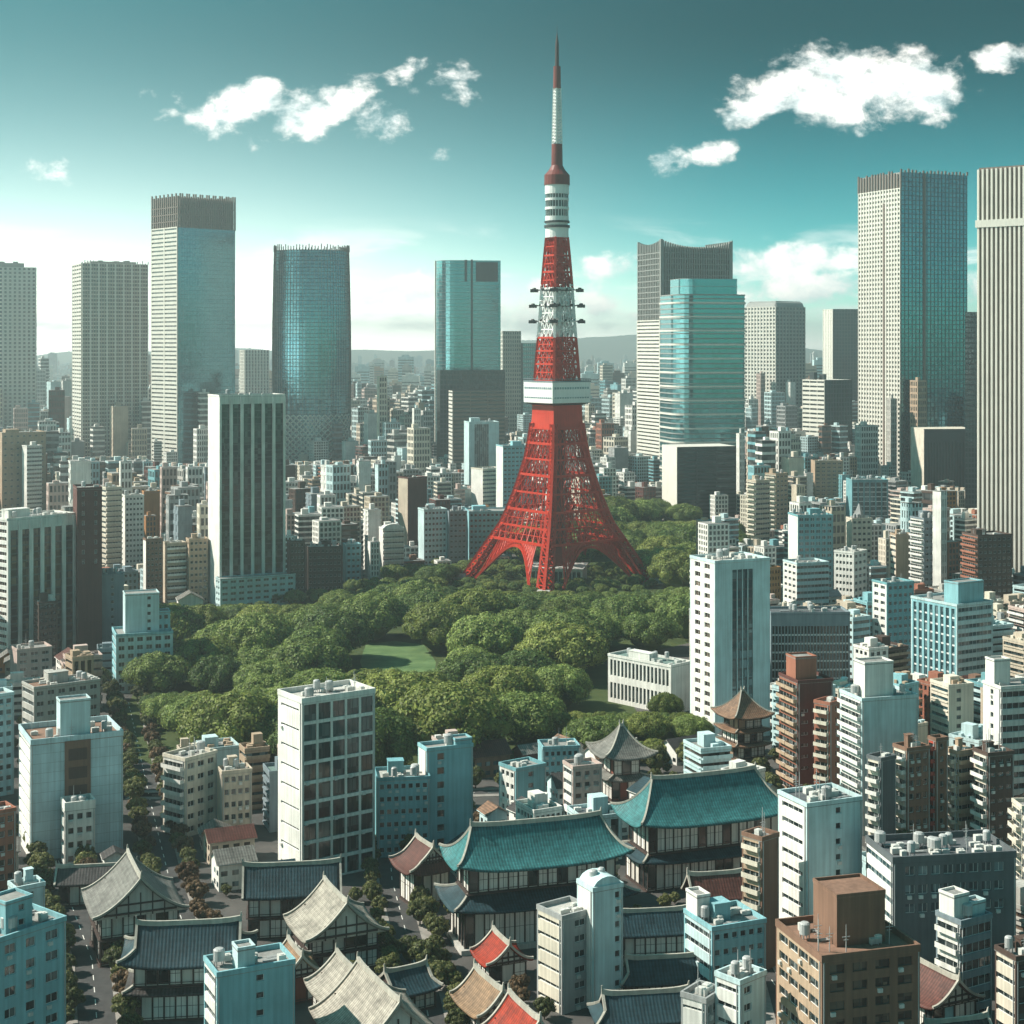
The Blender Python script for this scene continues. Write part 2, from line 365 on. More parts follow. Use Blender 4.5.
def window_mesh(w, h, gk, fk, strip=0):
    key = (round(w, 2), round(h, 2), gk, fk, strip)
    if key in WCACHE: return WCACHE[key]
    mb = MB(); e = min(.09, w * .06)
    mb.box(e, w - e, -.05, 0, e, h - e, 0)
    for (x0, x1, z0, z1) in ((0, w, 0, e), (0, w, h - e, h), (0, e, e, h - e), (w - e, w, e, h - e)): mb.box(x0, x1, -.12, 0, z0, z1, 1)
    if strip:                                                          # tall strip: a spandrel bar at every floor
        n = int(h / strip)
        for i in range(1, n): mb.box(e, w - e, -.10, -.05, i * h / n - .45, i * h / n + .25, 1)
    else:
        n = int(w / 2.2)
        for i in range(1, n + 1):
            if n: x = w * i / (n + 1); mb.box(x - .04, x + .04, -.11, -.05, e, h - e, 1)
    WCACHE[key] = mb.mesh('window', [gm(gk), {'w': FRAME_W, 'd': FRAME_D}[fk]]); return WCACHE[key]

# ------------------------------------------------------------------ roof clutter (sub-parts of a roof)
def clutter(parent, x0, x1, y0, y1, z, rng, n=5, pent=None, wallk='white'):
    if pent is None: pent = rng.random() < .6
    sx, sy = x1 - x0, y1 - y0
    if sx < 3 or sy < 3: return
    if pent:
        a, b = x0 + sx * rng.uniform(.1, .45), y0 + sy * rng.uniform(.3, .5); q = MB()
        wx, wy, hh = sx * .32, sy * .35, rng.uniform(2.6, 4)
        q.box(a, a + wx, b, b + wy, z, z + hh); q.box(a - .15, a + wx + .15, b - .15, b + wy + .15, z + hh, z + hh + .25); q.box(a + .4, a + 1.4, b - .06, b, z + .1, z + 2.1)
        q.build('stair_house', wm(wallk), parent)
    for i in range(n):
        a, b = x0 + .8 + rng.random() * max(.1, sx - 2.6), y0 + .6 + rng.random() * max(.1, sy * .9 - 2.0); q = MB(); k = rng.random()
        if k < .55:
            s = rng.uniform(.8, 1.5); L_ = rng.uniform(1, 2.6)
            q.box(a, a + L_, b, b + s, z + .15, z + s + .15); q.cyl(a + L_ / 2, b + s / 2, z + s + .15, z + s + .25, s * .33, n=8); q.box(a + .1, a + .25, b, b + s, z, z + .15); q.box(a + L_ - .25, a + L_ - .1, b, b + s, z, z + .15)
            q.build('air_conditioner', AC, parent)
        elif k < .72:
            r = rng.uniform(.8, 1.3)
            for (i_, j_) in ((-1, -1), (1, -1), (1, 1), (-1, 1)): q.box(a + i_ * r * .6 - .08, a + i_ * r * .6 + .08, b + j_ * r * .6 - .08, b + j_ * r * .6 + .08, z, z + 1.2)
            q.cyl(a, b, z + 1.2, z + 3.2, r, n=12); q.dome(a, b, z + 3.2, r, .4, 12, 2); q.build('water_tank', METAL, parent)
        elif k < .88:
            for j in range(3): q.bar((a, b + j * .4, z + .3), (min(x1 - .4, a + rng.uniform(3, 6)), b + j * .4, z + .3), .12)
            q.build('pipe_run', METAL, parent)
        else:
            q.bar((a, b, z), (a, b, z + rng.uniform(4, 7)), .08, r2=.04); q.bar((a - .8, b, z + 3.4), (a + .8, b, z + 3.4), .05); q.bar((a - .5, b, z + 2.8), (a + .5, b, z + 2.8), .05); q.build('antenna_mast', METAL, parent)

# ------------------------------------------------------------------ placing a building from what shows of it
def solve(px, ratio=.8, th=None, d=None):
    """px = (left edge of left face, front corner, right edge of front face, roof row, base row) -> ground corner, yaw, width, depth, height"""
    xl, xc, xr, yt, yb = px
    X, Y = at(xc, yb); tl, tr = (xl - 512) / FPX, (xr - 512) / FPX
    def wd(t): 
        w = (tr * Y - X) / (cos(t) - tr * sin(t)); den = (-sin(t) - tl * cos(t))
        dd = (tl * Y - X) / den if abs(den) > 1e-6 else 1e9
        return w, dd if dd > 0 else 1e9
    if th is None:
        if xl >= xc - .5: th = radians(6) if tl > 0 else radians(14)
        else:
            best = None
            for k in range(2, 56):
                t = radians(k); w, dd = wd(t); e = abs(math.log(max(dd, .1) / (w * ratio)))
                if best is None or e < best[0]: best = (e, t)
            th = best[1]
    else: th = radians(th)
    w, dd = wd(th)
    if d is not None: dd = d
    elif dd > 3.5 * w or xl >= xc - .5: dd = w * ratio
    return X, Y, th, w, dd, hgt(Y, yt)

def building(name, label, cat, px, F=('grid',), L=('band',), w_='white', wF=None, wL=None, fl=3.5, gk='dark', gL=None, fk='w', roof='grey', group=None, short=None,
             ratio=.8, th=None, d=None, seed=0, pent=None, n=6, balc=None, keep=None, par=1.0, z0=0, extra=None, cl=True):
    X, Y, th, w, d, h = solve(px, ratio, th, d)
    r = thing(name, label, cat, (X, Y, z0), th, group); rng = random.Random(seed + int(px[1] * 7 + px[3]))
    occupy(X, Y, th, w, d); KEEP.append((min(px[0], px[1]), px[2], (keep or px[4]) - 4, px[4]))
    if short: LAND.append(((px[0] + px[2]) / 2, (px[3] + px[4]) / 2, short))
    wb = MB(); wb.box(T, w - T, T, d - T, 0, h - .1, 0); fr = frames(w, d)
    mats = [wm(w_), wm(wF or w_), wm(wL or w_)]
    total = 0
    for key, st, mi in (('F', F, 1), ('L', L, 2), ('R', L, 2), ('B', ('blank',), 0)):
        f, fw = fr[key]; cols, rows = openings(fw, h, st, fl)
        if key == 'R' and total + len(cols) * len(rows) > 100: cols, rows = [], []
        cut_face(wb, f, fw, h, cols, rows, mi); p = dict(st[1]) if len(st) > 1 else {}
        total += len(cols) * len(rows)
        (ox, oy), (ux, uy), (nx, ny) = f; g = (gL if key in 'LR' and gL else gk); ang = atan2(uy, ux)
        strip = fl if st[0] == 'strips' else 0
        for (z0_, z1_) in rows:
            for (a0, a1) in cols:
                o = link('window', window_mesh(a1 - a0, z1_ - z0_, g, p.get('fk', fk), strip), r, (ox + ux * a0 - nx * (T - .01), oy + uy * a0 - ny * (T - .01), z0_), ang)
        if st[0] == 'balc' and key != 'R':
            nd = p.get('nd', max(1, int(fw / 6))); dp = p.get('dp', 1.3); bm = mats[mi] if 'bk' not in p else wm(p['bk'])
            bw = fw / nd
            for (z0_, z1_) in rows:
                for i in range(nd):
                    b = MB(); a0, a1 = i * bw + .12, (i + 1) * bw - .12; zb = z0_ - .25
                    b.fbox(f, a0, a1, -dp, -.003, zb, zb + .2); b.fbox(f, a0, a1, -dp - .1, -dp, zb, zb + p.get('ph', 1.15)); b.fbox(f, a0, a0 + .1, -dp, -.003, zb + .2, zb + p.get('ph', 1.15)); b.fbox(f, a1 - .1, a1, -dp, -.003, zb + .2, zb + p.get('ph', 1.15))
                    b.build('balcony', bm, r)
        if p.get('fin'):                                               # proud vertical fins between the columns
            fm = MB(); nb = len(cols)
            for i in range(nb + 1):
                a = cols[0][0] - (cols[0][0] - 0) * .5 if i == 0 else (fw - (fw - cols[-1][1]) * .5 if i == nb else (cols[i - 1][1] + cols[i][0]) / 2)
                fm.fbox(f, max(0, a - p['fin'][0] / 2), min(fw, a + p['fin'][0] / 2), -p['fin'][1], -.003, 0, h)
            fm.build('fin', wm(p.get('fc', 'white')), r)
        if p.get('ledge'):
            for (z0_, z1_) in rows:
                q = MB(); q.fbox(f, 0, fw, -p['ledge'], -.003, z0_ - .35, z0_ - .05); q.build('ledge', mats[mi], r)
    wb.build('wall', mats, r)
    rb = MB(); rb.box(-.12, w + .12, -.12, d + .12, h, h + .12, 1)
    for (a0, a1, b0, b1) in ((-.12, w + .12, -.12, .3), (-.12, w + .12, d - .3, d + .12), (-.12, .3, .3, d - .3), (w - .3, w + .12, .3, d - .3)): rb.box(a0, a1, b0, b1, h + .12, h + .12 + par, 0)
    ro = rb.build('roof', [wm(w_), roofm(roof)], r)
    if cl: clutter(ro, .6, w - .6, .6, d - .6, h + .12, rng, int(n * 1.6), pent, w_)
    if Y < 560:                                                        # fittings on the walls: downpipes, air conditioners beside windows
        for key, st in (('F', F), ('L', L)):
            f, fw = fr[key]; cols, rows = openings(fw, h, st, fl)
            for a in ([.35, fw - .35] if key == 'F' else [fw - .3]): q = MB(); q.fbox(f, a - .09, a + .09, -.2, -.003, 0, h); q.build('downpipe', METAL, r)
            if st[0] in ('grid', 'cols') and fw > 4:
                for zz in rows:
                    for aa in cols:
                        if rng.random() < .3: q = MB(); x = aa[0] + rng.uniform(0, .5); q.fbox(f, x, x + .95, -.5, -.003, zz[0] - .95, zz[0] - .2); q.build('air_conditioner', AC, r)
    if extra: extra(r, ro, w, d, h, rng)
    return r

def block(parent, name, x0, x1, y0, y1, z0, z1, wk, F=('blank',), L=('blank',), fl=3.2, gk='dark', fk='w', roof='grey'):
    """a further volume of a building (penthouse, stair tower, wing) with its own windows"""
    w, d, h = x1 - x0, y1 - y0, z1 - z0; b = MB(); fr = frames(w, d)
    sub = bpy.data.objects.new(name, None)
    q = MB(); q.box(T, w - T, T, d - T, 0, h - .05, 0); wins = []
    for key, st in (('F', F), ('L', L), ('R', L), ('B', ('blank',))):
        f, fw = fr[key]; cols, rows = openings(fw, h, st, fl); cut_face(q, f, fw, h, cols, rows)
        (ox, oy), (ux, uy), (nx, ny) = f
        for zz in rows:
            for aa in cols: wins.append((window_mesh(aa[1] - aa[0], zz[1] - zz[0], gk, fk), (ox + ux * aa[0] - nx * (T - .01), oy + uy * aa[0] - ny * (T - .01), zz[0]), atan2(uy, ux)))
    q.box(-.1, w + .1, -.1, d + .1, h, h + .25, 1)
    for (a0, a1, b0, b1) in ((-.1, w + .1, -.1, .2), (-.1, w + .1, d - .2, d + .1), (-.1, .2, .2, d - .2), (w - .2, w + .1, .2, d - .2)): q.box(a0, a1, b0, b1, h + .25, h + .8, 0)
    bpy.data.objects.remove(sub)
    o = q.build(name, [wm(wk), roofm(roof)], parent); o.location = (x0, y0, z0)
    for me, lo, an in wins: link('window', me, o, lo, an)
    return o

# ------------------------------------------------------------------ skyscrapers: any convex plan, glass skin with slabs and fins
def plan_round(w, d, rnd, n=24):
    """rectangle with rounded corners, ccw from the front left; rnd = (fl, fr, br, bl) radii"""
    P = []
    for (cx_, cy_, r, a0) in ((0, 0, rnd[0], pi), (w, 0, rnd[1], 1.5 * pi), (w, d, rnd[2], 0), (0, d, rnd[3], .5 * pi)):
        sx, sy = (1 if cx_ == 0 else -1), (1 if cy_ == 0 else -1)
        if r < .1: P.append((cx_, cy_)); continue
        for k in range(n // 4 + 1):
            t = a0 + pi / 2 * k / (n // 4); P.append((cx_ + sx * r + r * cos(t), cy_ + sy * r + r * sin(t)))
    return P
def densify(P, step):
    Q = []
    for i in range(len(P)):
        a, b = P[i], P[(i + 1) % len(P)]; l = sqrt((a[0] - b[0]) ** 2 + (a[1] - b[1]) ** 2); n = max(1, int(round(l / step)))
        for k in range(n): Q.append((a[0] + (b[0] - a[0]) * k / n, a[1] + (b[1] - a[1]) * k / n))
    return Q
def offset(P, t):
    n = len(P); R = []
    for i in range(n):
        a, b, c = P[i - 1], P[i], P[(i + 1) % n]
        n1 = (b[1] - a[1], a[0] - b[0]); n2 = (c[1] - b[1], b[0] - c[0]); l1 = sqrt(n1[0] ** 2 + n1[1] ** 2) + 1e-9; l2 = sqrt(n2[0] ** 2 + n2[1] ** 2) + 1e-9
        m = (n1[0] / l1 + n2[0] / l2, n1[1] / l1 + n2[1] / l2); l = max(.8, m[0] ** 2 + m[1] ** 2); R.append((b[0] + 2 * t * m[0] / l, b[1] + 2 * t * m[1] / l))
    return R
def scaled(P, s, c): return [(c[0] + (p[0] - c[0]) * s, c[1] + (p[1] - c[1]) * s) for p in P]
def skin(parent, P, z0, z1, glz, slab=None, fin=None, fl=4.0, fp=4.0, sh=1.0, so=.5, fw=.5, fo=.6, prof=None, name='tower_body', sel=None):
    """glass body, floor slabs proud of it and vertical fins; prof(t) scales the plan with height; sel(nx,ny) -> which side a piece belongs to"""
    c = (sum(p[0] for p in P) / len(P), sum(p[1] for p in P) / len(P)); prof = prof or (lambda t: 1.0)
    nz = 1 if prof(0) == prof(.5) == prof(1) else 12
    g = MB(); g.loft([[(*p, z0 + (z1 - z0) * k / nz) for p in scaled(P, prof(k / nz), c)] for k in range(nz + 1)])
    g.build('glazing', glz, parent)
    if slab:
        nf = int((z1 - z0) / fl); s = MB()
        for i in range(nf + 1):
            z = z0 + (z1 - z0) * i / nf - (sh if i == nf else 0); Q = offset(scaled(P, prof(i / nf), c), so)
            s.loft([[(*p, z) for p in Q], [(*p, z + sh) for p in Q]])
        s.build('floor_bands', slab, parent)
    if fin:
        f = MB(); D = densify(P, fp); O = offset(D, fo)
        for p, q in zip(D, O):
            for k in range(nz):
                t0, t1 = k / nz, (k + 1) / nz; p0 = scaled([q], prof(t0), c)[0]; p1 = scaled([q], prof(t1), c)[0]
                f.bar((p0[0], p0[1], z0 + (z1 - z0) * t0), (p1[0], p1[1], z0 + (z1 - z0) * t1), fw / 2)
        f.build('fins', fin, parent)
def sky_root(name, label, px, ratio=.8, th=None, d=None, short=None, keep=None, group='skyscrapers around the park'):
    X, Y, th, w, d, h = solve(px, ratio, th, d); r = thing(name, label, 'skyscraper', (X, Y, 0), th, group); occupy(X, Y, th, w, d)
    KEEP.append((min(px[0], px[1]), px[2], (keep or px[4]) - 4, px[4]))
    if short: LAND.append(((px[0] + px[2]) / 2, (px[3] + px[4]) / 2, short))
    return r, w, d, h
def side_grid(parent, w, d, h, side, nb, nf, mat, pw=.4, sh=.4, t=.8, z0=0, gl=None, name='wall_grid', z1=None, hp=None):
    """deep window grid standing proud of one side of a rectangular tower"""
    fr = dict(F=(((0, 0), (1, 0), (0, -1)), w), L=(((0, d), (0, -1), (-1, 0)), d), R=(((w, 0), (0, 1), (1, 0)), d))[side]; f, fw = fr; m = MB(); z1 = h if z1 is None else z1
    H = z1 - z0
    for i in range(nb + 1):
        a = fw * i / nb; m.fbox(f, max(0, a - pw / 2 * fw / nb), min(fw, a + pw / 2 * fw / nb), -t, -.03, z0, z1)
    for i in range(nf + 1 if nf else 0):
        z = z0 + H * i / nf; m.fbox(f, 0, fw, -t * (hp or .7), -.03, max(z0, z - sh / 2 * H / nf), min(z1, z + sh / 2 * H / nf))
    m.build(name, mat, parent)
    if gl:
        q = MB(); q.fbox(f, 0, fw, -.06, .3, z0, z1 - .01); q.build('glazing', gl, parent)
# ------------------------------------------------------------------ ground, hills, park, streets, haze
def sheet(name, pts, z, m, kind='structure'):
    b = MB(); b.face([(x, y, z) for x, y in pts]); return tag(b.build(name, m), kind=kind)
def groundmat(name, c1, c2, sc, rough=.95):
    m, nt, N, L, b = nodes(name); ge = N.new('ShaderNodeNewGeometry'); n = N.new('ShaderNodeTexNoise'); n.inputs['Scale'].default_value = sc; n.inputs['Detail'].default_value = 8; n.inputs['Roughness'].default_value = .65
    L.new(ge.outputs['Position'], n.inputs['Vector']); mr = N.new('ShaderNodeMapRange'); mr.inputs[1].default_value = .35; mr.inputs[2].default_value = .65; L.new(n.outputs[0], mr.inputs[0])
    mx = N.new('ShaderNodeMix'); mx.data_type = 'RGBA'; mx.inputs[6].default_value = (*c1, 1); mx.inputs[7].default_value = (*c2, 1); L.new(mr.outputs[0], mx.inputs[0]); L.new(mx.outputs[2], b.inputs['Base Color'])
    b.inputs['Roughness'].default_value = rough; b.inputs['Specular IOR Level'].default_value = .2; return m
sheet('ground', [(-16000, -200), (16000, -200), (16000, 16000), (-16000, 16000)], 0, groundmat('ground_city', (.045, .045, .045), (.10, .095, .09), .05))
ASPH = groundmat('asphalt', (.045, .046, .048), (.07, .07, .07), .3); PAVE = groundmat('paving', (.20, .19, .175), (.30, .28, .26), .4); LINE = wall('road_paint', (.7, .7, .66), .7)
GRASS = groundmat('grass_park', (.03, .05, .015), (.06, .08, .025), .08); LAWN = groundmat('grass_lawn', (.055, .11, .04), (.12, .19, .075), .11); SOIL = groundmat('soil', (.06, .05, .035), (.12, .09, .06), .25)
PARK = [(172, 612), (150, 660), (108, 745), (150, 764), (270, 776), (388, 778), (505, 768), (600, 760), (705, 764), (712, 720), (640, 716), (604, 664), (700, 640), (700, 585), (742, 556), (735, 530), (655, 520), (610, 528), (560, 560), (440, 572), (400, 578), (300, 598)]
PARKW = [at(*p) for p in PARK]
def inside(P, x, y):
    c = False
    for (x0, y0), (x1, y1) in zip(P, P[1:] + P[:1]):
        if (y0 > y) != (y1 > y) and x < (x1 - x0) * (y - y0) / (y1 - y0) + x0: c = not c
    return c
sheet('park_ground', PARKW, .012, GRASS)
LAWNP = [(366, 644), (360, 662), (372, 694), (432, 694), (436, 662), (424, 645), (395, 641)]; LAWNW = [at(*p) for p in LAWNP]
sheet('lawn', LAWNW, .03, LAWN)
PLAZA = [at(*p) for p in ((640, 600), (655, 612), (760, 606), (745, 594))]; sheet('plaza', PLAZA, .02, PAVE)
def road(name, pts, wd):
    """asphalt strip with pavements (real kerbs) and a dashed centre line"""
    W_ = [mathutils.Vector(at(*p)) for p in pts]
    for a, b in zip(W_, W_[1:]):
        d = (b - a); l = d.length; d.normalize(); n = mathutils.Vector((-d.y, d.x)); ang = atan2(d.y, d.x)
        c = a - n * wd / 2; occupy(c.x, c.y, ang, l, wd, 0)
        P = lambda u, v: tuple(a + d * u + n * v)
        sheet(name, [P(0, -wd / 2), P(l, -wd / 2), P(l, wd / 2), P(0, wd / 2)], .008, ASPH)
        for s in (-1, 1):
            q = MB(); v0, v1 = sorted((s * wd / 2, s * (wd / 2 - 2.6))); q.hexa([(*P(0, v0), .01), (*P(l, v0), .01), (*P(l, v1), .01), (*P(0, v1), .01), (*P(0, v0), .15), (*P(l, v0), .15), (*P(l, v1), .15), (*P(0, v1), .15)]); tag(q.build('pavement', PAVE), kind='structure')
        q = MB(); k = 0
        while k < l - 4: q.face([(*P(k, -.1), .014), (*P(k + 3, -.1), .014), (*P(k + 3, .1), .014), (*P(k, .1), .014)]); k += 7
        tag(q.build('road_marking', LINE), kind='structure')
ROADS = [('street', [(100, 1060), (92, 960), (62, 880), (48, 800)], 13), ('street', [(195, 960), (172, 890), (150, 800), (128, 700)], 12), ('street', [(440, 1075), (425, 1000), (408, 940), (392, 880), (385, 790)], 12),
         ('street', [(800, 1075), (775, 985), (720, 900)], 9), ('street', [(130, 795), (400, 795), (560, 790), (700, 790), (850, 800), (1010, 806)], 10)]
for n_, p_, w_ in ROADS: road(n_, p_, w_)
def hills():
    rng = np.random.default_rng(4); m = MB(); n = 90; rows = []
    xs = np.linspace(-9000, 9000, n)
    prof_ = 120 + 60 * np.sin(xs / 1500 + 1) + 45 * np.sin(xs / 640) + 22 * np.sin(xs / 210 + 2) + rng.normal(size=n) * 7
    for k, (y, s) in enumerate(((13200, 0), (13700, .45), (14200, .85), (14700, 1.0), (15200, .7), (15700, 0))): rows.append([(x, y + 260 * sin(x / 900), max(.0, p * s * 1.0)) for x, p in zip(xs, prof_)])
    for a, b in zip(rows, rows[1:]):
        for j in range(n - 1): m.face([a[j], a[j + 1], b[j + 1], b[j]])
    tag(m.build('hills', groundmat('hill_woods', (.04, .06, .03), (.08, .09, .05), .004)), kind='structure')
hills()
def haze():
    m = bpy.data.materials.new('haze_air'); m.use_nodes = True; nt = m.node_tree; nt.nodes.clear(); o = nt.nodes.new('ShaderNodeOutputMaterial'); v = nt.nodes.new('ShaderNodeVolumePrincipled')
    v.inputs['Color'].default_value = (.86, .98, 1.0, 1); v.inputs['Density'].default_value = HAZE_D; v.inputs['Anisotropy'].default_value = HAZE_G; nt.links.new(v.outputs[0], o.inputs['Volume'])
    b = MB(); b.box(-15900, 15900, -150, 15900, -1, 345); tag(b.build('haze', m), kind='stuff')
HAZE_D, HAZE_G = .00013, .48
haze()
# ------------------------------------------------------------------ the red lattice tower
TRED = wall('tower_red', (.50, .034, .015), .5, .2); TWHT = wall('tower_white', (.78, .79, .78), .5, .12); TDRK = wall('tower_dark_red', (.16, .03, .025), .5, .2)
def lattice_tower():
    X, Y = at(557, 580.5); r = thing('lattice_tower', 'tall red and white steel lattice tower rising from the park', 'tower', (X, Y, 0), radians(-9))
    LAND.append((557, 420, 'red lattice tower'))
    prof = [(0, 60), (10, 53), (22, 44.5), (36, 34.5), (46, 30), (56, 26), (66, 22.6), (75, 19.8), (86, 17.6), (97, 16), (109, 15.2)]
    def rad(z):
        for (a, b), (c, e) in zip(prof, prof[1:]):
            if z <= c: return b + (e - b) * (z - a) / (c - a)
        return prof[-1][1]
    DIR = [(0, -1), (1, 0), (0, 1), (-1, 0)]                               # the four corners: towards the viewer, right, away, left
    cor = lambda k, z, q=1.0: (DIR[k % 4][0] * rad(z) * q, DIR[k % 4][1] * rad(z) * q, z)
    mixp = lambda p, q, t: tuple(a + (b - a) * t for a, b in zip(p, q))
    LEV = [0, 10, 18, 26, 34.5, 44, 54.5, 65, 74.5, 84, 93]
    # legs: box-lattice members along each corner
    for k in range(4):
        m = MB(); st = 5.0; zs = [i * st for i in range(int(93 / st) + 1)] + [96]
        def legp(z, j):
            c = cor(k, z); wd = 9.5 - 5.5 * min(1, z / 60) ; 
            a, b = DIR[k], DIR[(k + (1 if j in (1, 2) else 3)) % 4]
            ins = wd if j in (1, 3) else (wd * 1.3 if j == 2 else 0)
            if j == 0: return c
            if j == 2: f = (rad(z) - wd * .85) / rad(z); return (c[0] * f, c[1] * f, z)
            o = DIR[(k + 1) % 4] if j == 1 else DIR[(k + 3) % 4]; t = wd * .72 / (rad(z) * 1.414) 
            return (c[0] + (o[0] * rad(z) - c[0]) * t, c[1] + (o[1] * rad(z) - c[1]) * t, z)
        for a, b in zip(zs, zs[1:]):
            P = [legp(a, j) for j in range(4)]; Q = [legp(b, j) for j in range(4)]
            for j in range(4):
                m.bar(P[j], Q[j], .85 if j == 0 else .6); m.bar(Q[j], Q[(j + 1) % 4], .32); m.bar(P[j], Q[(j + 1) % 4], .3); m.bar(P[(j + 1) % 4], Q[j], .3)
        lg = m.build('leg', TRED, r)
        f = MB(); f.box(-5, 5, -5, 5, 0, 1.6); f.box(-3.6, 3.6, -3.6, 3.6, 1.6, 3.0); fo = f.build('leg_footing', wm('concrete'), lg); fo.location = cor(k, 0)
    # faces: girders, arches, dense bracing
    for k in range(4):
        m = MB(); P = lambda t, z: mixp(cor(k, z), cor(k + 1, z), t)
        for i, z in enumerate(LEV[3:]): m.bar(P(.03, z), P(.97, z), .75 if i % 2 == 0 else .55)
        for z0, z1 in zip(LEV[3:], LEV[4:]):
            n = 6 if z0 > 40 else 9
            for j in range(n):
                t0, t1 = .06 + .88 * j / n, .06 + .88 * (j + 1) / n
                m.bar(P(t0, z0), P(t0, z1), .25); m.bar(P(t0, z0), P(t1, z1), .19); m.bar(P(t1, z0), P(t0, z1), .19)
                if z0 < 44: m.bar(P(t0, (z0 + z1) / 2), P(t1, (z0 + z1) / 2), .22)
        g = m.build('lattice_face', TRED, r)
        a = MB(); n = 22; top = 23.5; foot = .17                           # the arch between two legs, its spandrels braced up to the first girder
        def arc(i, o=0): t = foot + (1 - 2 * foot) * i / n; e = 1 - abs(2 * i / n - 1) ** 2.4; return (t, 2 + (top - 2) * e + o)
        for i in range(n):
            (t0, z0), (t1, z1) = arc(i), arc(i + 1)
            a.bar(P(t0, z0), P(t1, z1), .75); (u0, y0), (u1, y1) = (t0 * .96 + .02, min(z0 + 2.6, 26)), (t1 * .96 + .02, min(z1 + 2.6, 26)); a.bar(P(u0, y0), P(u1, y1), .5); a.bar(P(t0, z0), P(u1, y1), .28); a.bar(P(u0, y0), P(t1, z1), .28)
            if y0 < 25.5: a.bar(P(u0, y0), P(u0, 26), .3); a.bar(P(u0, y0), P(u1, 26), .26); a.bar(P(u0, 26), P(u1, y1), .26); a.bar(P(u0, (y0 + 26) / 2), P(u1, (y1 + 26) / 2), .24)
        a.build('arch', TRED, r)
    # lift shaft inside
    m = MB(); m.box(-4.6, 4.6, -4.6, 4.6, 2, 92)
    for z in range(4, 92, 6): m.box(-5, 5, -5, 5, z, z + .8)
    m.build('lift_shaft', TDRK, r)
    # foot building under the arches
    m = MB(); m.box(-17, 17, -13, 13, 0, 8.5, 0); m.box(-17.6, 17.6, -13.6, 13.6, 8.5, 9.3, 0)
    for i in range(12): m.box(-16.4 + i * 2.75, -14.4 + i * 2.75, -13.1, -13, 1.5, 7.2, 1)
    m.build('foot_building', [wm('white'), G_DARK()], r)
    # solid collar, deck, upper lattice
    sq = lambda q, z: [(0, -q, z), (q, 0, z), (0, q, z), (-q, 0, z)]
    m = MB(); m.loft([sq(16.2, 93), sq(15.4, 101), sq(15.2, 108)]); m.build('collar', TRED, r)
    m = MB(); m.loft([sq(15.6, 107.2), sq(20.5, 108.6)], 2); m.loft([sq(20.5, 108.65), sq(20.6, 121.2)], 0)
    d = m.build('main_deck', [TWHT, G_DARK(), DARKM], r)
    for k in range(4):                                                     # its window strips and sill lines
        q = MB()
        for z0, z1 in ((111.4, 112.2), (117.0, 118.2)):
            A, B = DIR[k], DIR[(k + 1) % 4]; o = ((A[0] + B[0]) / 2 * .12, (A[1] + B[1]) / 2 * .12); p0 = [A[0] * 20.6, A[1] * 20.6]; p1 = [B[0] * 20.6, B[1] * 20.6]
            a0 = [p0[i] + (p1[i] - p0[i]) * .04 + o[i] for i in (0, 1)]; a1 = [p0[i] + (p1[i] - p0[i]) * .96 + o[i] for i in (0, 1)]
            q.face([(*a0, z0), (*a1, z0), (*a1, z1), (*a0, z1)]); 
            for j in range(15):
                e = [a0[i] + (a1[i] - a0[i]) * j / 14 for i in (0, 1)]; q.bar((*e, z0), (*e, z1), .16, 1)
        q.build('window_strip', [glass('deck_glass', (.22, .30, .34), (.4, .45, .46)), TWHT], d)
    m = MB(); m.loft([sq(20.9, 121.2), sq(20.9, 121.9)]); 
    for k in range(4):
        for j in range(16): p = mixp(sq(20.6, 0)[k], sq(20.6, 0)[(k + 1) % 4], j / 16); m.bar((p[0], p[1], 121.9), (p[0], p[1], 123.2), .09)
        m.bar((*sq(20.6, 0)[k][:2], 123.2), (*sq(20.6, 0)[(k + 1) % 4][:2], 123.2), .12)
    m.build('deck_roof', wm('slate'), d)
    up = [(122, 13.8), (132, 13.0), (140, 12.3), (148, 11.6), (158, 10.8), (168, 10.1), (178, 9.4), (188, 8.6), (198, 7.7), (209, 6.6)]
    for (z0, q0), (z1, q1) in zip(up, up[1:]):
        m = MB(); mat_ = TWHT if 147 < z0 < 177 else TRED
        for k in range(4):
            a0, b0 = sq(q0, z0)[k], sq(q0, z0)[(k + 1) % 4]; a1, b1 = sq(q1, z1)[k], sq(q1, z1)[(k + 1) % 4]
            m.bar(a0, a1, .8); m.bar(a1, b1, .6); n = 4
            for j in range(n):
                t0, t1 = j / n, (j + 1) / n
                m.bar(mixp(a0, b0, t0), mixp(a1, b1, t1), .26); m.bar(mixp(a0, b0, t1), mixp(a1, b1, t0), .26); m.bar(mixp(a0, b0, t0), mixp(a1, b1, t0), .26)
            m.bar(mixp(a0, b0, 0), mixp(a0, b0, 1), .45); h0, h1 = mixp(a0, a1, .5), mixp(b0, b1, .5); m.bar(h0, h1, .35)
        m.box(-3.4, 3.4, -3.4, 3.4, z0, z1)
        m.loft([sq(q1 + .9, z1 - .5), sq(q1 + .9, z1 + .3)])
        m.build('lattice_stage', mat_, r)
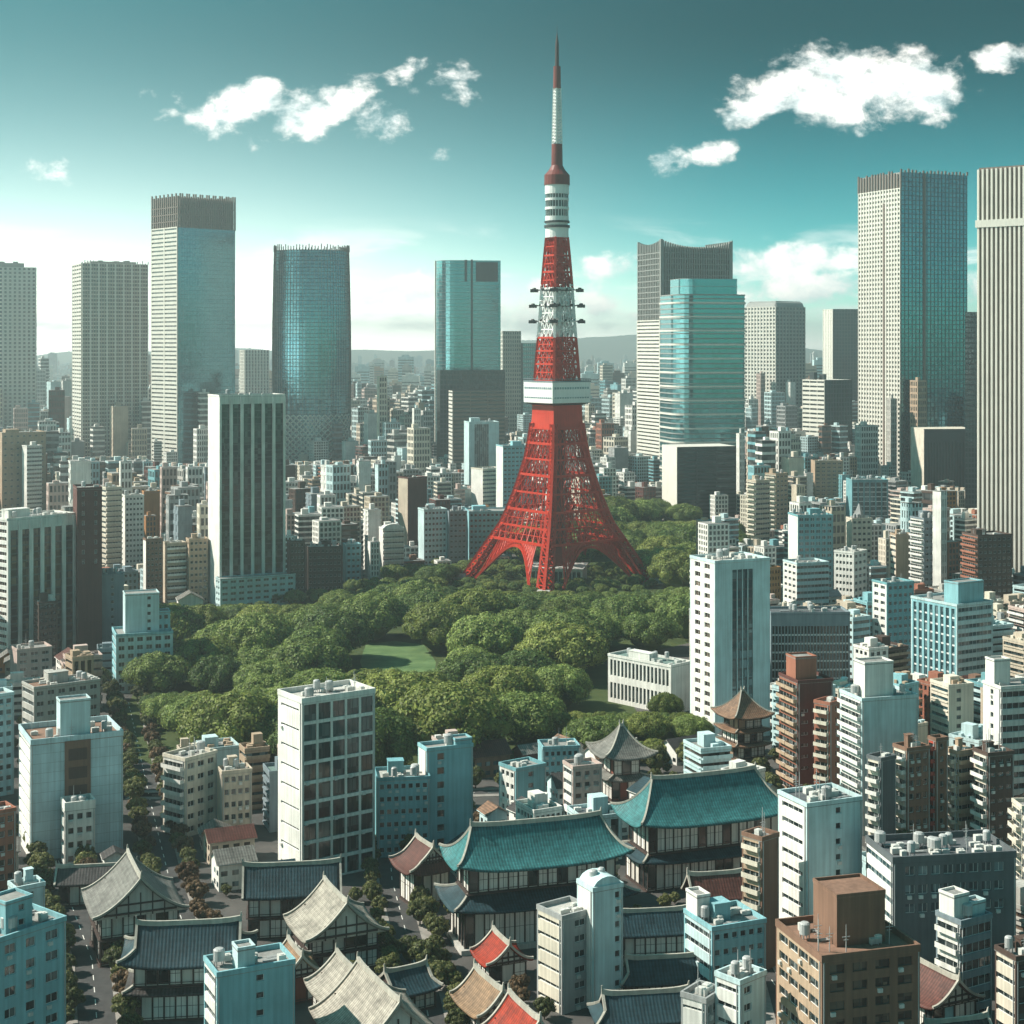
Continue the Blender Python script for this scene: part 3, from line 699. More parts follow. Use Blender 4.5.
    for z, q in ((157.5, 15), (167, 14.8), (176.5, 14)):                     # dark antenna galleries
        m = MB(); m.loft([sq(q * .72, z), sq(q * .72, z + .5)]); 
        for k in range(4):
            p = sq(q, z)[k]; d_ = DIR[k]; m.bar((d_[0] * 7, d_[1] * 7, z + .6), (p[0], p[1], z + .6), .35); m.box(p[0] - 2.2, p[0] + 2.2, p[1] - 2.2, p[1] + 2.2, z - .7, z + 1.2); m.cyl(p[0], p[1], z + 1.2, z + 2.0, 1.4, .9, 8)
        for j in range(14):
            t = 2 * pi * j / 14 + z; e = q * .62; m.bar((e * cos(t), e * sin(t), z), (e * cos(t), e * sin(t), z + 2.6 + (j % 3)), .16)
            if j % 2: m.cyl(e * 1.12 * cos(t), e * 1.12 * sin(t), z + .4, z + 1.6, .75, .75, 8)
        m.build('antenna_gallery', DARKM, r)
        dm = MB()
        for j in range(7): t = 2 * pi * j / 7 + z; dm.dome(q * .7 * cos(t), q * .7 * sin(t), z + 3.2, 1.0, .7, 10, 3); dm.bar((q * .6 * cos(t), q * .6 * sin(t), z + .5), (q * .7 * cos(t), q * .7 * sin(t), z + 3.3), .15)
        dm.build('dish_antenna', TWHT, r)
    # round upper deck
    m = MB()
    for z0, z1, q, mi in ((209, 215, 7.1, 0), (215, 216.5, 7.9, 2), (216.5, 218, 6.6, 0), (218, 219.2, 7.8, 2), (219.2, 222, 7.2, 0), (222, 226, 6.7, 1), (226, 227.6, 7.4, 0), (227.6, 231.5, 6.7, 1), (231.5, 233, 7.3, 0), (233, 235.5, 6.9, 1), (235.5, 241, 7.4, 0)): m.cyl(0, 0, z0, z1, q, n=24, mi=mi)
    for j in range(24):
        t = 2 * pi * j / 24
        for z0, z1 in ((222, 226), (227.6, 231.5), (233, 235.5)): m.bar((6.85 * cos(t), 6.85 * sin(t), z0), (6.85 * cos(t), 6.85 * sin(t), z1), .16)
    m.build('top_deck', [TWHT, G_DARK(), DARKM], r)
    m = MB(); m.loft([[(q * cos(2 * pi * j / 20), q * sin(2 * pi * j / 20), z) for j in range(20)] for z, q in ((241, 7.9), (247, 7.8), (250, 5.2), (253, 3.5), (266, 3.3))]); m.build('antenna_base', TDRK, r)
    m = MB(); z = 266.0
    while z < 300:
        q0, q1 = 3.0 - (z - 266) / 34 * .8, 3.0 - (z + 2 - 266) / 34 * .8
        for k in range(4):
            a, b = sq(q0, z)[k], sq(q0, z)[(k + 1) % 4]; c, e = sq(q1, z + 2)[k], sq(q1, z + 2)[(k + 1) % 4]
            m.bar(a, c, .38); m.bar(c, e, .26); m.bar(a, e, .2)
        z += 2
    m.box(-.8, .8, -.8, .8, 266, 300); m.build('antenna_lattice', TWHT, r)
    m = MB(); m.cyl(0, 0, 300, 313.5, 2.4, 2.2, 12); m.build('antenna_sleeve', TDRK, r)
    m = MB(); m.cyl(0, 0, 313.5, 327, 1.25, 1.1, 8); m.cyl(0, 0, 327, 334, 1.1, .15, 8); m.cyl(0, 0, 334, 339, .15, .06, 6); m.build('antenna_tip', wall('antenna_dark', (.05, .03, .03), .5), r)
    occupy(X - 48, Y - 48, 0, 96, 96, 0); KEEP.append((470, 655, 585, 590))
lattice_tower()

# ------------------------------------------------------------------ traditional roofs
R_TEAL = lambda: tiles('roof_tiles_teal', (.045, .19, .20)); R_NAVY = lambda: tiles('roof_tiles_navy', (.022, .055, .07)); R_CREAM = lambda: tiles('roof_tiles_cream', (.36, .33, .28))
R_BROWN = lambda: tiles('roof_tiles_brown', (.24, .14, .09)); R_RED = lambda: tiles('roof_tiles_red', (.33, .030, .010)); R_DARK = lambda: tiles('roof_tiles_dark', (.06, .055, .055)); R_GREY = lambda: tiles('roof_tiles_grey', (.19, .185, .17)); R_TAN = lambda: tiles('roof_tiles_tan', (.27, .17, .10)); R_MAROON = lambda: tiles('roof_tiles_maroon', (.11, .04, .032))
TRIM = wall('roof_trim_cream', (.40, .38, .33), .7); TRIMD = wall('roof_trim_dark', (.09, .06, .05), .7); TRIMT = wall('roof_trim_tan', (.34, .24, .17), .7)
PLASTER = wall('plaster', (.62, .60, .55), .8); TIMB = wall('timber_dark', (.065, .045, .04), .7); PAPER = wall('paper_screen', (.76, .74, .69), .7)
def roof_fn(ex, ey, gx, tg, z0, z1, up, conc):
    """concave roof: t 0 eave .. 1 ridge; above tg the ends are gables at |x| = gx"""
    def hx(t): return ex + (gx - ex) * min(1, t / tg) if tg > 0 else ex
    def hy(t): return ey * (1 - t)
    def z(t, s): return z0 + (z1 - z0) * (t ** conc * .72 + t * .28) + up * abs(s) ** 3.5 * (1 - t) ** 2
    return hx, hy, z
def jroof(parent, cx, cy, ex, ey, z0, z1, mats, gx=None, tg=.5, up=1.0, conc=1.5, trim=TRIM, name='roof', ridge=.55, alongy=False, gable=PLASTER, sidemat=None, orn=True):
    """hip-and-gable (0<tg<1), plain hip (tg=1, gx ridge half) or gable roof (tg=0)"""
    gx = ex if tg == 0 else (ex * .8 if gx is None else gx); hx, hy, zf = roof_fn(ex, ey, gx, tg, z0, z1, up, conc); m = MB(); ns, nt_ = 16, 10
    def grid(pt, t1, mi):
        for i in range(nt_):
            for j in range(ns):
                t_, u_ = i / nt_ * t1, (i + 1) / nt_ * t1; a, b = -1 + 2 * j / ns, -1 + 2 * (j + 1) / ns
                q = [pt(t_, a), pt(t_, b), pt(u_, b), pt(u_, a)]
                if sqrt(sum((q[2][k] - q[3][k]) ** 2 for k in range(3))) < 1e-4: q = q[:3]
                m.face([c[:3] for c in q], mi, [(c[3], c[4]) for c in q])
    for sg in (-1, 1):
        grid(lambda t, s: (sg * -s * hx(t), sg * hy(t), zf(t, s), sg * -s * hx(t), t * ey), 1.0, 0)
        if tg > 0: grid(lambda t, s: (sg * hx(t), sg * s * hy(t), zf(t, s), sg * s * hy(t), t * ey), min(tg, 1.0), 1 if sg < 0 else 0)
    o = m.build(name, [mats, sidemat or mats], parent, smooth=True); o.location = (cx, cy, 0)
    bm = bmesh.new(); bm.from_mesh(o.data); bmesh.ops.remove_doubles(bm, verts=bm.verts, dist=.004); bm.to_mesh(o.data); bm.free()
    sd = o.modifiers.new('thick', 'SOLIDIFY'); sd.thickness = .45; sd.offset = -1; sd.use_even_offset = False
    if alongy: o.rotation_euler = (0, 0, pi / 2)
    rx = hx(1.0); b = MB(); n = 10; zr = zf(1, 0)
    for i in range(n):                                                      # ridge, sagging slightly, with raised ends
        a, c = -1 + 2 * i / n, -1 + 2 * (i + 1) / n; za, zc = zr + .5 * a ** 4, zr + .5 * c ** 4
        b.hexa([(a * rx, -ridge * .6, za - .5), (c * rx, -ridge * .6, zc - .5), (c * rx, ridge * .6, zc - .5), (a * rx, ridge * .6, za - .5), (a * rx, -ridge * .45, za + ridge), (c * rx, -ridge * .45, zc + ridge), (c * rx, ridge * .45, zc + ridge), (a * rx, ridge * .45, za + ridge)])
    if orn:
        for sg in (-1, 1): b.bar((sg * rx, 0, zr + .2), (sg * (rx + .2), 0, zr + ridge * 3.4), ridge * .55, r2=ridge * .2)
    b.build('ridge', trim, o)
    for sx in (-1, 1):
        for sy in (-1, 1):
            e = MB()
            K = 14 if tg > 0 else 12; T1 = min(tg, 1.0) if tg > 0 else 1.0
            pts = [(sx * hx(t), sy * hy(t), zf(t, 1) + .12) for t in [T1 * k / K for k in range(K + 1)]]
            for p, q in zip(pts, pts[1:]): e.bar(p, q, ridge * .45)
            if 0 < tg < 1:
                pts = [(sx * gx, sy * hy(t), zf(t, 1) + .12) for t in [tg + (1 - tg) * k / 8 for k in range(9)]]
                for p, q in zip(pts, pts[1:]): e.bar(p, q, ridge * .5)
            e.build('hip_rib', trim, o)
    if tg < 1:                                                              # gable walls with timber
        for sx in (-1, 1):
            g = MB(); gi = sx * (gx - (.5 if tg > 0 else 1.1)); ts = [tg + (1 - tg) * k / 8 for k in range(9)]
            L_ = [(gi, -hy(t) * .97, zf(t, .8) - .3) for t in ts]; R_ = [(gi, hy(t) * .97, zf(t, .8) - .3) for t in ts]
            for k in range(8):
                q = [L_[k], R_[k], R_[k + 1], L_[k + 1]] if sx > 0 else [R_[k], L_[k], L_[k + 1], R_[k + 1]]
                g.face(q[:3] if k == 7 and abs(L_[8][1] - R_[8][1]) < 1e-5 else q, 0)
            o1 = gi + sx * .08; zb, zt = L_[0][2], L_[8][2]; yb_ = hy(tg)
            for f_, wv in ((.12, .22), (.42, .18)): 
                yy = yb_ * (1 - f_) * .86; g.bar((o1, -yy, zb + (zt - zb) * f_ * .8), (o1, yy, zb + (zt - zb) * f_ * .8), wv, 1)
            for f_ in (-.5, -.25, 0, .25, .5): g.bar((o1, yb_ * f_, zb), (o1, yb_ * f_, zb + (zt - zb) * (.42 if abs(f_) > .3 else .62)), .14, 1)
            g.build('gable', [gable, TIMB], o)
    return o
def storey(parent, x0, x1, y0, y1, z0, z1, rng, name='wall', wallm=PLASTER, bay=2.4, rail=True, dark=.22):
    """timber-framed storey: posts, beams, screens and dark openings in every bay"""
    m = MB(); m.box(x0 + .3, x1 - .3, y0 + .3, y1 - .3, z0, z1, 0); w, d = x1 - x0, y1 - y0
    for (o, u, n_, l) in (((x0, y0), (1, 0), (0, -1), w), ((x0, y1), (0, -1), (-1, 0), d), ((x1, y0), (0, 1), (1, 0), d)):
        fr = (o, u, n_); nb = max(2, int(l / bay))
        for i in range(nb + 1): a = l * i / nb; m.fbox(fr, max(0, a - .16), min(l, a + .16), 0, .32, z0, z1, 1)
        m.fbox(fr, 0, l, -.05, .28, z1 - .45, z1 - .05, 1); m.fbox(fr, 0, l, -.05, .28, z0 + .02, z0 + .3, 1)
        for i in range(nb):
            a0, a1 = l * i / nb + .2, l * (i + 1) / nb - .2; k = rng.random()
            if k < dark: m.fbox(fr, a0, a1, .2, .31, z0 + .5, z1 - .55, 2)
            elif k < .8: 
                m.fbox(fr, a0, a1, .2, .31, z0 + .5, z1 - .55, 3); m.fbox(fr, (a0 + a1) / 2 - .05, (a0 + a1) / 2 + .05, .15, .2, z0 + .5, z1 - .55, 1); m.fbox(fr, a0, a1, .14, .2, (z0 + z1) / 2 - .04, (z0 + z1) / 2 + .04, 1)
            if rail: m.fbox(fr, a0 - .1, a1 + .1, -.42, -.34, z0 + .85, z0 + 1.0, 1)
        if rail: m.fbox(fr, 0, l, -.5, -.06, z0 - .15, z0 + .02, 1)
    return m.build(name, [wallm, TIMB, G_BLACK(), PAPER], parent)
def place_px(px, yb, th): X, Y = at(px, yb); return X, Y, radians(th)
def hall(name, label, cat, px, yb, th, W, D, storeys, roofs, short=None, keep=None, top=None, group=None, seed=1, wallm=PLASTER, alongy=False, base=None, rot90=False):
    """storeys: (inset, z0, z1); roofs: (overhang, z0, z1, kw). (px, yb) is the ground point at the middle of the front"""
    X, Y = at(px, yb); t = radians(th); r = thing(name, label, cat, (X, Y, 0), t, group); rng = random.Random(seed)
    occupy(X - W / 2 * cos(t), Y - W / 2 * sin(t), t, W, D, 3)
    sc = FPX / Y; KEEP.append((px - W / 2 * sc, px + W / 2 * sc, (keep or yb) - 4, yb))
    if short: LAND.append((px, yb - 30, short))
    if base: b = MB(); b.box(-W / 2 - 1, W / 2 + 1, -1, D + 1, 0, base); b.build('stone_base', wm('concrete'), r)
    for (ins, z0, z1) in storeys: storey(r, -W / 2 + ins, W / 2 - ins, ins, D - ins, z0, z1, rng, wallm=wallm)
    for (ov, z0, z1, mt, kw) in roofs:
        k = dict(kw); dep = k.pop('shrink', 0)
        ex, ey = (W / 2 + ov - dep, D / 2 + ov - dep)
        if k.get('alongy'): ex, ey = ey, ex
        jroof(r, 0, D / 2, ex, ey, z0, z1, mt, **k)
    return r

# ------------------------------------------------------------------ trees
BARK = wall('bark', (.09, .065, .045), .9)
LEAF = lambda: leafmat('leaf_green', (.06, .11, .028), (.25, .32, .085)); LEAFY = lambda: leafmat('leaf_yellow_green', (.08, .115, .022), (.28, .32, .08)); LEAFD = lambda: leafmat('leaf_dark', (.05, .095, .024), (.21, .27, .07)); LEAFO = lambda: leafmat('leaf_olive', (.055, .07, .025), (.19, .20, .07)); LEAFR = lambda: leafmat('leaf_russet', (.09, .055, .03), (.22, .15, .085))
def crown_mesh(name, seed, mat, lobes=30, leaves=230, ls=.060, squash=.62, spread=.74):
    rng = np.random.default_rng(seed); V = []; F = []
    L_ = []
    for i in range(lobes):
        u = 1 - 1.12 * (i + .5) / lobes; t = i * 2.39996 + rng.uniform(-.4, .4); q = sqrt(max(0, 1 - u * u)); rr = rng.uniform(.86, 1.0)
        L_.append((spread * rr * q * cos(t), spread * rr * q * sin(t), squash * spread * rr * u + .30 * squash, rng.uniform(.19, .30)))
    core = MB()
    for (x, y, z, r) in L_:
        n = rng.normal(size=(leaves, 3)); n[:, 2] += .35; n /= np.linalg.norm(n, axis=1)[:, None]
        p = np.array([x, y, z]) + n * r * rng.uniform(.82, 1.08, (leaves, 1)) * np.array([1, 1, .82])
        nn = n + rng.normal(size=n.shape) * .3; nn /= np.linalg.norm(nn, axis=1)[:, None]
        a = np.cross(nn, rng.normal(size=n.shape)); a /= np.linalg.norm(a, axis=1)[:, None]; b = np.cross(nn, a)
        s = rng.uniform(.5, 1.1, (leaves, 1)) * ls
        k = len(V) and sum(len(v) for v in V) or 0
        q = np.stack([p - a * s, p - b * s * .7, p + a * s, p + b * s * .7], 1).reshape(-1, 3); V.append(q)
        F.append(np.arange(leaves * 4).reshape(-1, 4) + k)
    k = sum(len(v) for v in V); cv = []; cf = []
    for (x, y, z, r) in L_ + [(0, 0, .10, .95 * spread)]:                             # opaque inner boughs
        i0 = k + len(cv); r *= .80
        R = [[(x + r * cos(t) * cos(2 * pi * j / 6), y + r * cos(t) * sin(2 * pi * j / 6), z + r * .82 * sin(t)) for j in range(6)] for t in (-1.2, -.4, .4, 1.2)]
        for ring in R: cv += ring
        for a in range(3):
            for j in range(6): cf.append((i0 + a * 6 + j, i0 + a * 6 + (j + 1) % 6, i0 + a * 6 + 6 + (j + 1) % 6, i0 + a * 6 + 6 + j))
    V = np.concatenate(V + [np.array(cv)]); F = np.concatenate(F + [np.array(cf)])
    me = bpy.data.meshes.new(name); me.from_pydata(V.tolist(), [], F.tolist()); me.materials.append(mat); return me
def trunk_mesh(seed):
    rng = random.Random(seed); m = MB(); m.cyl(0, 0, 0, .45, .055, .035, 8)
    for k in range(5):
        t = 2 * pi * k / 5 + rng.random(); m.bar((0, 0, .3 + .03 * k), (.38 * cos(t), .38 * sin(t), .68 + .1 * rng.random()), .022, r2=.008)
    m.bar((0, 0, .44), (.03, .02, .9), .03, r2=.008); return m.mesh('trunk', [BARK])
CROWNS = {}; TRUNK = [trunk_mesh(1), trunk_mesh(2)]
def crowns(kind):
    if kind not in CROWNS:
        if kind == 'park': CROWNS[kind] = [crown_mesh('crown', 10 + i, (LEAF(), LEAFD(), LEAFY())[i % 3], lobes=36 + 4 * (i % 4), leaves=420, ls=.034, squash=.55 + .06 * (i % 3)) for i in range(8)]
        if kind == 'street': CROWNS[kind] = [crown_mesh('crown', 40 + i, LEAFO(), 16, 110, .085, .8, .66) for i in range(3)]
        if kind == 'russet': CROWNS[kind] = [crown_mesh('crown', 50 + i, LEAFR(), 14, 90, .095, .7, .66) for i in range(2)]
    return CROWNS[kind]
TREES = []
def tree(kind, X, Y, R, hh, rng, name='park_tree', zs=1.0):
    r = bpy.data.objects.new(name, None); COL.objects.link(r); r.location = (X, Y, 0); r.rotation_euler = (0, 0, rng.random() * 6.28); r['category'] = 'shrub' if name == 'small_park_tree' else 'tree'
    me = rng.choice(crowns(kind)); c = link('crown', me, r, (0, 0, hh)); c.scale = (R, R * rng.uniform(.85, 1.1), R * zs)
    t = link('trunk', TRUNK[rng.random() < .5], r); t.scale = (R, R, hh + R * .45)
    TREES.append((r, X, Y, R, hh + R * .75, kind)); return r
# ------------------------------------------------------------------ skyscrapers
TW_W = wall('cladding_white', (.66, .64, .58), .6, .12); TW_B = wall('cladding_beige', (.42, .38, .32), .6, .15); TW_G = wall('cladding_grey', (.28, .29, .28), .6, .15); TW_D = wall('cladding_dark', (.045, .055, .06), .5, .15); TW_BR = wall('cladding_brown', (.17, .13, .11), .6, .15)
SG_T = glass('curtain_teal', (.10, .30, .33), (.16, .40, .43), .10, .75, (3, 3, 4), .4); SG_D = glass('curtain_dark', (.02, .05, .055), (.04, .08, .09), .10, .5, (3, 3, 4), .3); SG_B = glass('curtain_blue', (.06, .215, .265), (.12, .31, .36), .07, .82, (4, 4, 4), .4); SG_N = glass('skyscraper_window', (.02, .028, .03), (.12, .13, .13), .1, .0, (3, 3, 4), .3)
def core(r, w, d, h, mat=TW_G, top=None, name='tower_body'):
    m = MB(); m.box(0, w, 0, d, 0, h); return m.build(name, mat, r)
def topbox(r, w, d, h, rng, mat=TW_G, hh=6, n=6):
    m = MB(); m.box(w * .15, w * .85, d * .2, d * .85, h, h + hh)
    for i in range(n): a, b = rng.uniform(.18, .75) * w, rng.uniform(.22, .7) * d; m.box(a, a + w * .07, b, b + d * .1, h + hh, h + hh + rng.uniform(1, 3))
    m.build('roof_plant', mat, r)
rg = random.Random(5)
r, w, d, h = sky_root('office_skyscraper', 'pale beige flat topped skyscraper cut off by the left edge of the picture', (-44, -40, 36, 266, 448), d=40, short='pale left edge skyscraper')
core(r, w, d, h, TW_B); side_grid(r, w, d, h, 'F', 16, 46, TW_W, .5, .45, .8, gl=SG_N); side_grid(r, w, d, h, 'R', 10, 46, TW_W, .5, .45, .8, gl=SG_N); topbox(r, w, d, h, rg)
r, w, d, h = sky_root('office_skyscraper', 'grey skyscraper with close white vertical ribs, second from the left edge', (73, 82, 148, 263, 466), ratio=.7, short='white ribbed grey skyscraper')
core(r, w, d, h, TW_B); side_grid(r, w, d, h, 'F', 8, 52, TW_W, .2, .34, 1.6, gl=SG_N, hp=.3); side_grid(r, w, d, h, 'F', 24, 0, TW_B, .3, .3, 1.0, name='mullions'); side_grid(r, w, d, h, 'L', 4, 52, TW_W, .2, .6, 1.2, gl=SG_N); topbox(r, w, d, h, rg, TW_G, 3)
m = MB()
for i in range(25): m.box(w * i / 24 - .5, w * i / 24 + .5, -1.2, -.2, h, h + rg.uniform(1, 4))
m.build('crown', TW_G, r)
r, w, d, h = sky_root('office_skyscraper', 'tall skyscraper with a blue glass face and a dark ribbed crown', (152, 178, 235, 193, 472), ratio=.75, short='blue glass skyscraper')
hc = h - 38; core(r, w, d, hc, TW_G); side_grid(r, w, d, hc, 'L', 2, 58, TW_W, .08, .62, 1.2, gl=SG_N, hp=.9); side_grid(r, w, d, hc, 'F', 22, 58, TW_D, .05, .05, .3, gl=SG_B, z0=0)
m = MB(); m.box(1.5, w - 1.5, 1.5, d - 1.5, hc, h - 4); m.build('crown_core', TW_D, r); m = MB()
for i in range(27):
    a = w * i / 26; m.box(a - .8, a + .8, -.6, .9, hc - 1, h - (0 if i % 3 else 3))
for i in range(14): b = d * i / 13; m.box(-.6, .9, b - .8, b + .8, hc - 1, h - (0 if i % 2 else 3)); m.box(w - .9, w + .6, b - .8, b + .8, hc - 1, h)
for z in (hc + 6, hc + 14, hc + 22): m.box(-.4, w + .4, -.4, .4, z, z + 1); m.box(-.4, .4, .4, d + .4, z, z + 1)
m.build('crown', TW_BR, r)
r, w, d, h = sky_root('office_skyscraper', 'small distant pale tower between the blue glass and round skyscrapers', (240, 245, 269, 350, 432), ratio=.7); core(r, w, d, h, TW_W); side_grid(r, w, d, h, 'F', 8, 24, TW_W, .5, .2, 1.0, gl=SG_N); side_grid(r, w, d, h, 'L', 4, 24, TW_W, .5, .2, 1.0, gl=SG_N)
r, w, d, h = sky_root('round_skyscraper', 'rounded blue green glass skyscraper with a spiky rim, left of the lawn', (268, 272, 352, 243, 470), th=8, d=66, short='rounded glass skyscraper')
P = plan_round(w, d, (w * .42,) * 4, 32); pf = lambda t: .955 + .10 * t - .11 * t * t + .02 * sin(t * 3)
skin(r, P, 0, h - 7, SG_B, TW_D, TW_G, 4.2, 4.2, .6, .4, .45, .6, pf); c_ = (sum(p[0] for p in P) / len(P), sum(p[1] for p in P) / len(P)); m = MB()
for q in densify(scaled(P, .955, c_), 3.2): m.bar((*q, h - 8), (*q, h - rg.uniform(0, 3)), .55)
m.build('crown', TW_BR, r); m = MB()
Dn = densify(offset(scaled(P, .962, c_), 1.3), 5.5); nD = len(Dn)
for k in range(nD):
    for lv in range(9):
        z0_, z1_ = lv * 7.0, lv * 7.0 + 7; a, b = Dn[(k + lv) % nD], Dn[(k + lv + 1) % nD]; m.bar((*a, z0_), (*b, z1_), .65); m.bar((*b, z0_), (*a, z1_), .65)
m.build('diamond_lattice', TW_W, r)
r, w, d, h = sky_root('office_skyscraper', 'teal glass skyscraper with a rounded pale left corner, left of the lattice tower', (432, 438, 501, 260, 462), th=10, d=52, short='teal glass skyscraper')
P = plan_round(w, d, (20, 3, 3, 20), 24); skin(r, P, 0, h, SG_T, TW_G, None, 4.4, 4, .35, .25); m = MB(); m.box(w * .52, w * .55, -.8, .2, 30, h + 1); m.box(w * .42, w * .46, -.5, .3, h - 26, h + .5); m.box(w * .60, w * .95, -.45, .1, h - 26, h - 2); m.build('dark_recess', TW_D, r)
m = MB(); m.loft([[(*p, 0) for p in offset(P, .6)], [(*p, 4) for p in offset(P, .6)]]); m.box(-1.0, .6, d * .4, d * .48, 0, h); m.build('edge_fin', TW_W, r)
r, w, d, h = sky_root('office_block', 'dark teal glass block at the foot of the teal glass skyscraper', (434, 440, 505, 370, 468), d=24, th=12); core(r, w, d, h, SG_D); side_grid(r, w, d, h, 'F', 20, 20, TW_D, .2, .3, .5)
r, w, d, h = sky_root('office_block', 'brown grey slatted block in front of the dark teal block', (449, 453, 505, 391, 478), d=24, th=12); core(r, w, d, h, SG_D); side_grid(r, w, d, h, 'F', 3, 22, TW_BR, .05, .55, .7, hp=.9); side_grid(r, w, d, h, 'L', 3, 22, TW_W, .05, .6, .7, hp=.9)
r, w, d, h = sky_root('office_block', 'grey tower half hidden by the teal glass skyscraper', (500, 503, 521, 331, 440), d=25, th=12); core(r, w, d, h, TW_G); side_grid(r, w, d, h, 'F', 8, 26, TW_B, .4, .4, .7, gl=SG_N); side_grid(r, w, d, h, 'L', 4, 26, TW_W, .4, .4, .7)
r, w, d, h = sky_root('office_block', 'pale blue tower just left of the white deck of the lattice tower', (519, 523, 536, 343, 440), d=25, th=12); core(r, w, d, h, SG_T); side_grid(r, w, d, h, 'F', 6, 24, TW_G, .2, .3, .7)
r, w, d, h = sky_root('office_skyscraper', 'skyscraper with white banded flank and dark concave crown, right of the lattice tower', (638, 661, 732, 240, 492), ratio=.7, short='dark crowned skyscraper')
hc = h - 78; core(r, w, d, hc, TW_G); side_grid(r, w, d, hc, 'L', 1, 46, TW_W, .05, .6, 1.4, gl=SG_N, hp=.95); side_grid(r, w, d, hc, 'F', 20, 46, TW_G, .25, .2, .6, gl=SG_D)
m = MB(); m.box(2, w - 1, 2, d - 5, hc, h - 6); m.build('crown_core', SG_D, r); m = MB()
for i in range(31): a = w * i / 30; zt = h - 6 + 7 * (2 * i / 30 - 1) ** 2; m.box(a - .6, a + .6, -.5, 2, hc, zt)
for i in range(15): b = d * i / 14; m.box(-.5, 2, b - .6, b + .6, hc, h - 3 + 4 * (2 * i / 14 - 1) ** 2); m.box(w - 2, w + .5, b - .6, b + .6, hc, h)
for k in range(12): z = hc + 5 + k * 5.5; m.box(-.3, w + .3, -.3, .3, z, z + .9); m.box(-.3, .3, .3, d, z, z + .9)
m.build('crown', TW_G, r)
r, w, d, h = sky_root('office_skyscraper', 'rounded teal glass skyscraper with pale floor lines, in front of the dark crowned one', (672, 677, 746, 294, 500), th=14, d=50, short='rounded teal banded skyscraper')
P = plan_round(w, d, (16, 4, 4, 4), 24); skin(r, P, 0, h, SG_T, TW_G, None, 4.6, 4, 1.1, .6); P2 = [(w * .12 + p[0] * .8, d * .12 + p[1] * .76) for p in P]; skin(r, P2, h, h + 15, SG_T, TW_G, None, 7, 4, .4, .2)
m = MB()
for i in range(0, 44, 3): m.loft([[(*p, i * h / 44) for p in offset(P, .95)], [(*p, i * h / 44 + 1.6) for p in offset(P, .95)]])
m.build('pale_bands', TW_W, r)
r, w, d, h = sky_root('office_block', 'low dark louvred block with a white end wall, below the teal banded skyscraper', (662, 677, 736, 447, 524), th=16, short='low dark louvred block'); core(r, w, d, h, TW_W); side_grid(r, w, d, h, 'F', 3, 20, TW_D, .06, .5, .6, gl=SG_D, hp=.9)
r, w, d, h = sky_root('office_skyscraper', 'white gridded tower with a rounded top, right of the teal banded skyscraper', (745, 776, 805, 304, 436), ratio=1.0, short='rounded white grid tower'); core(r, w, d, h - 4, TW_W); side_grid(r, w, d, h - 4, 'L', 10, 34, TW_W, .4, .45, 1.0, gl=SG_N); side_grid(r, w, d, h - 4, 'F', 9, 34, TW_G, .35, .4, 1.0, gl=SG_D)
m = MB(); m.loft([[(*p, z) for p in offset(plan_round(w, d, (5,) * 4), o)] for z, o in ((h - 4, .5), (h + 2, -2), (h + 5, -7))]); m.build('roof_cap', TW_G, r)
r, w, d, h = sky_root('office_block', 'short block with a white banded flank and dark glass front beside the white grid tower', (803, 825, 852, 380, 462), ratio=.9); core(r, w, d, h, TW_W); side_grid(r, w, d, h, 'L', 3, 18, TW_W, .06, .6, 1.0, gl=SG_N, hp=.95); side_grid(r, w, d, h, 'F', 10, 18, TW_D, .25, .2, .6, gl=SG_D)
m = MB(); m.box(w * .0, w * .12, d * .5, d * .7, h, h + 9); m.box(w * .2, w * .3, d * .3, d * .5, h, h + 7); m.build('roof_plant', TW_D, r)
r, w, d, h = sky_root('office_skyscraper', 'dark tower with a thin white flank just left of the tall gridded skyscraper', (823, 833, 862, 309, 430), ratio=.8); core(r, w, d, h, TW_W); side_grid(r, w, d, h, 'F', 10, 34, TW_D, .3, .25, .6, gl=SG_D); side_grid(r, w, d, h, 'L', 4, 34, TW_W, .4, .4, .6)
r, w, d, h = sky_root('office_skyscraper', 'tallest gridded skyscraper, cream window grid on the left face and teal on the right', (859, 901, 967, 172, 486), ratio=.85, short='tall cream and teal gridded skyscraper')
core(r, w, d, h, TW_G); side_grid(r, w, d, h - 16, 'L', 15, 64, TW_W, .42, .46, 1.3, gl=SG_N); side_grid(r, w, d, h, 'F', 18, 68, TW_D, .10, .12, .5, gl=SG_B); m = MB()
for i in range(16): b = d * i / 15; m.box(-1.2, .2, b - .9, b + .9, h - 17, h + rg.uniform(-2, 3))
for i in range(19): a = w * i / 18; m.box(a - .9, a + .9, -.9, .3, h, h + rg.uniform(1, 4))
m.box(-1.4, 0, d * .36, d * .40, 0, h - 30); m.box(w * .33, w * .36, -1.1, 0, 0, h); m.build('crown', TW_BR, r)
r, w, d, h = sky_root('office_block', 'dark ribbed block with a cream end wall at the foot of the tall gridded skyscraper', (911, 924, 976, 429, 496), ratio=.8); core(r, w, d, h, wm('cream')); side_grid(r, w, d, h * .84, 'F', 18, 1, TW_D, .5, .1, .9, gl=SG_D); side_grid(r, w, d, h, 'F', 1, 1, TW_D, .04, .02, .5)
m = MB(); m.fbox(((0, 0), (1, 0), (0, -1)), 0, w, -1.0, -.02, h * .84, h); m.build('fascia', TW_D, r)
r, w, d, h = sky_root('office_skyscraper', 'slim dark tower hidden behind the tall gridded skyscraper', (963, 965, 990, 312, 520), d=26, th=-16); core(r, w, d, h, TW_G); side_grid(r, w, d, h, 'F', 8, 40, TW_D, .3, .3, .6, gl=SG_D)
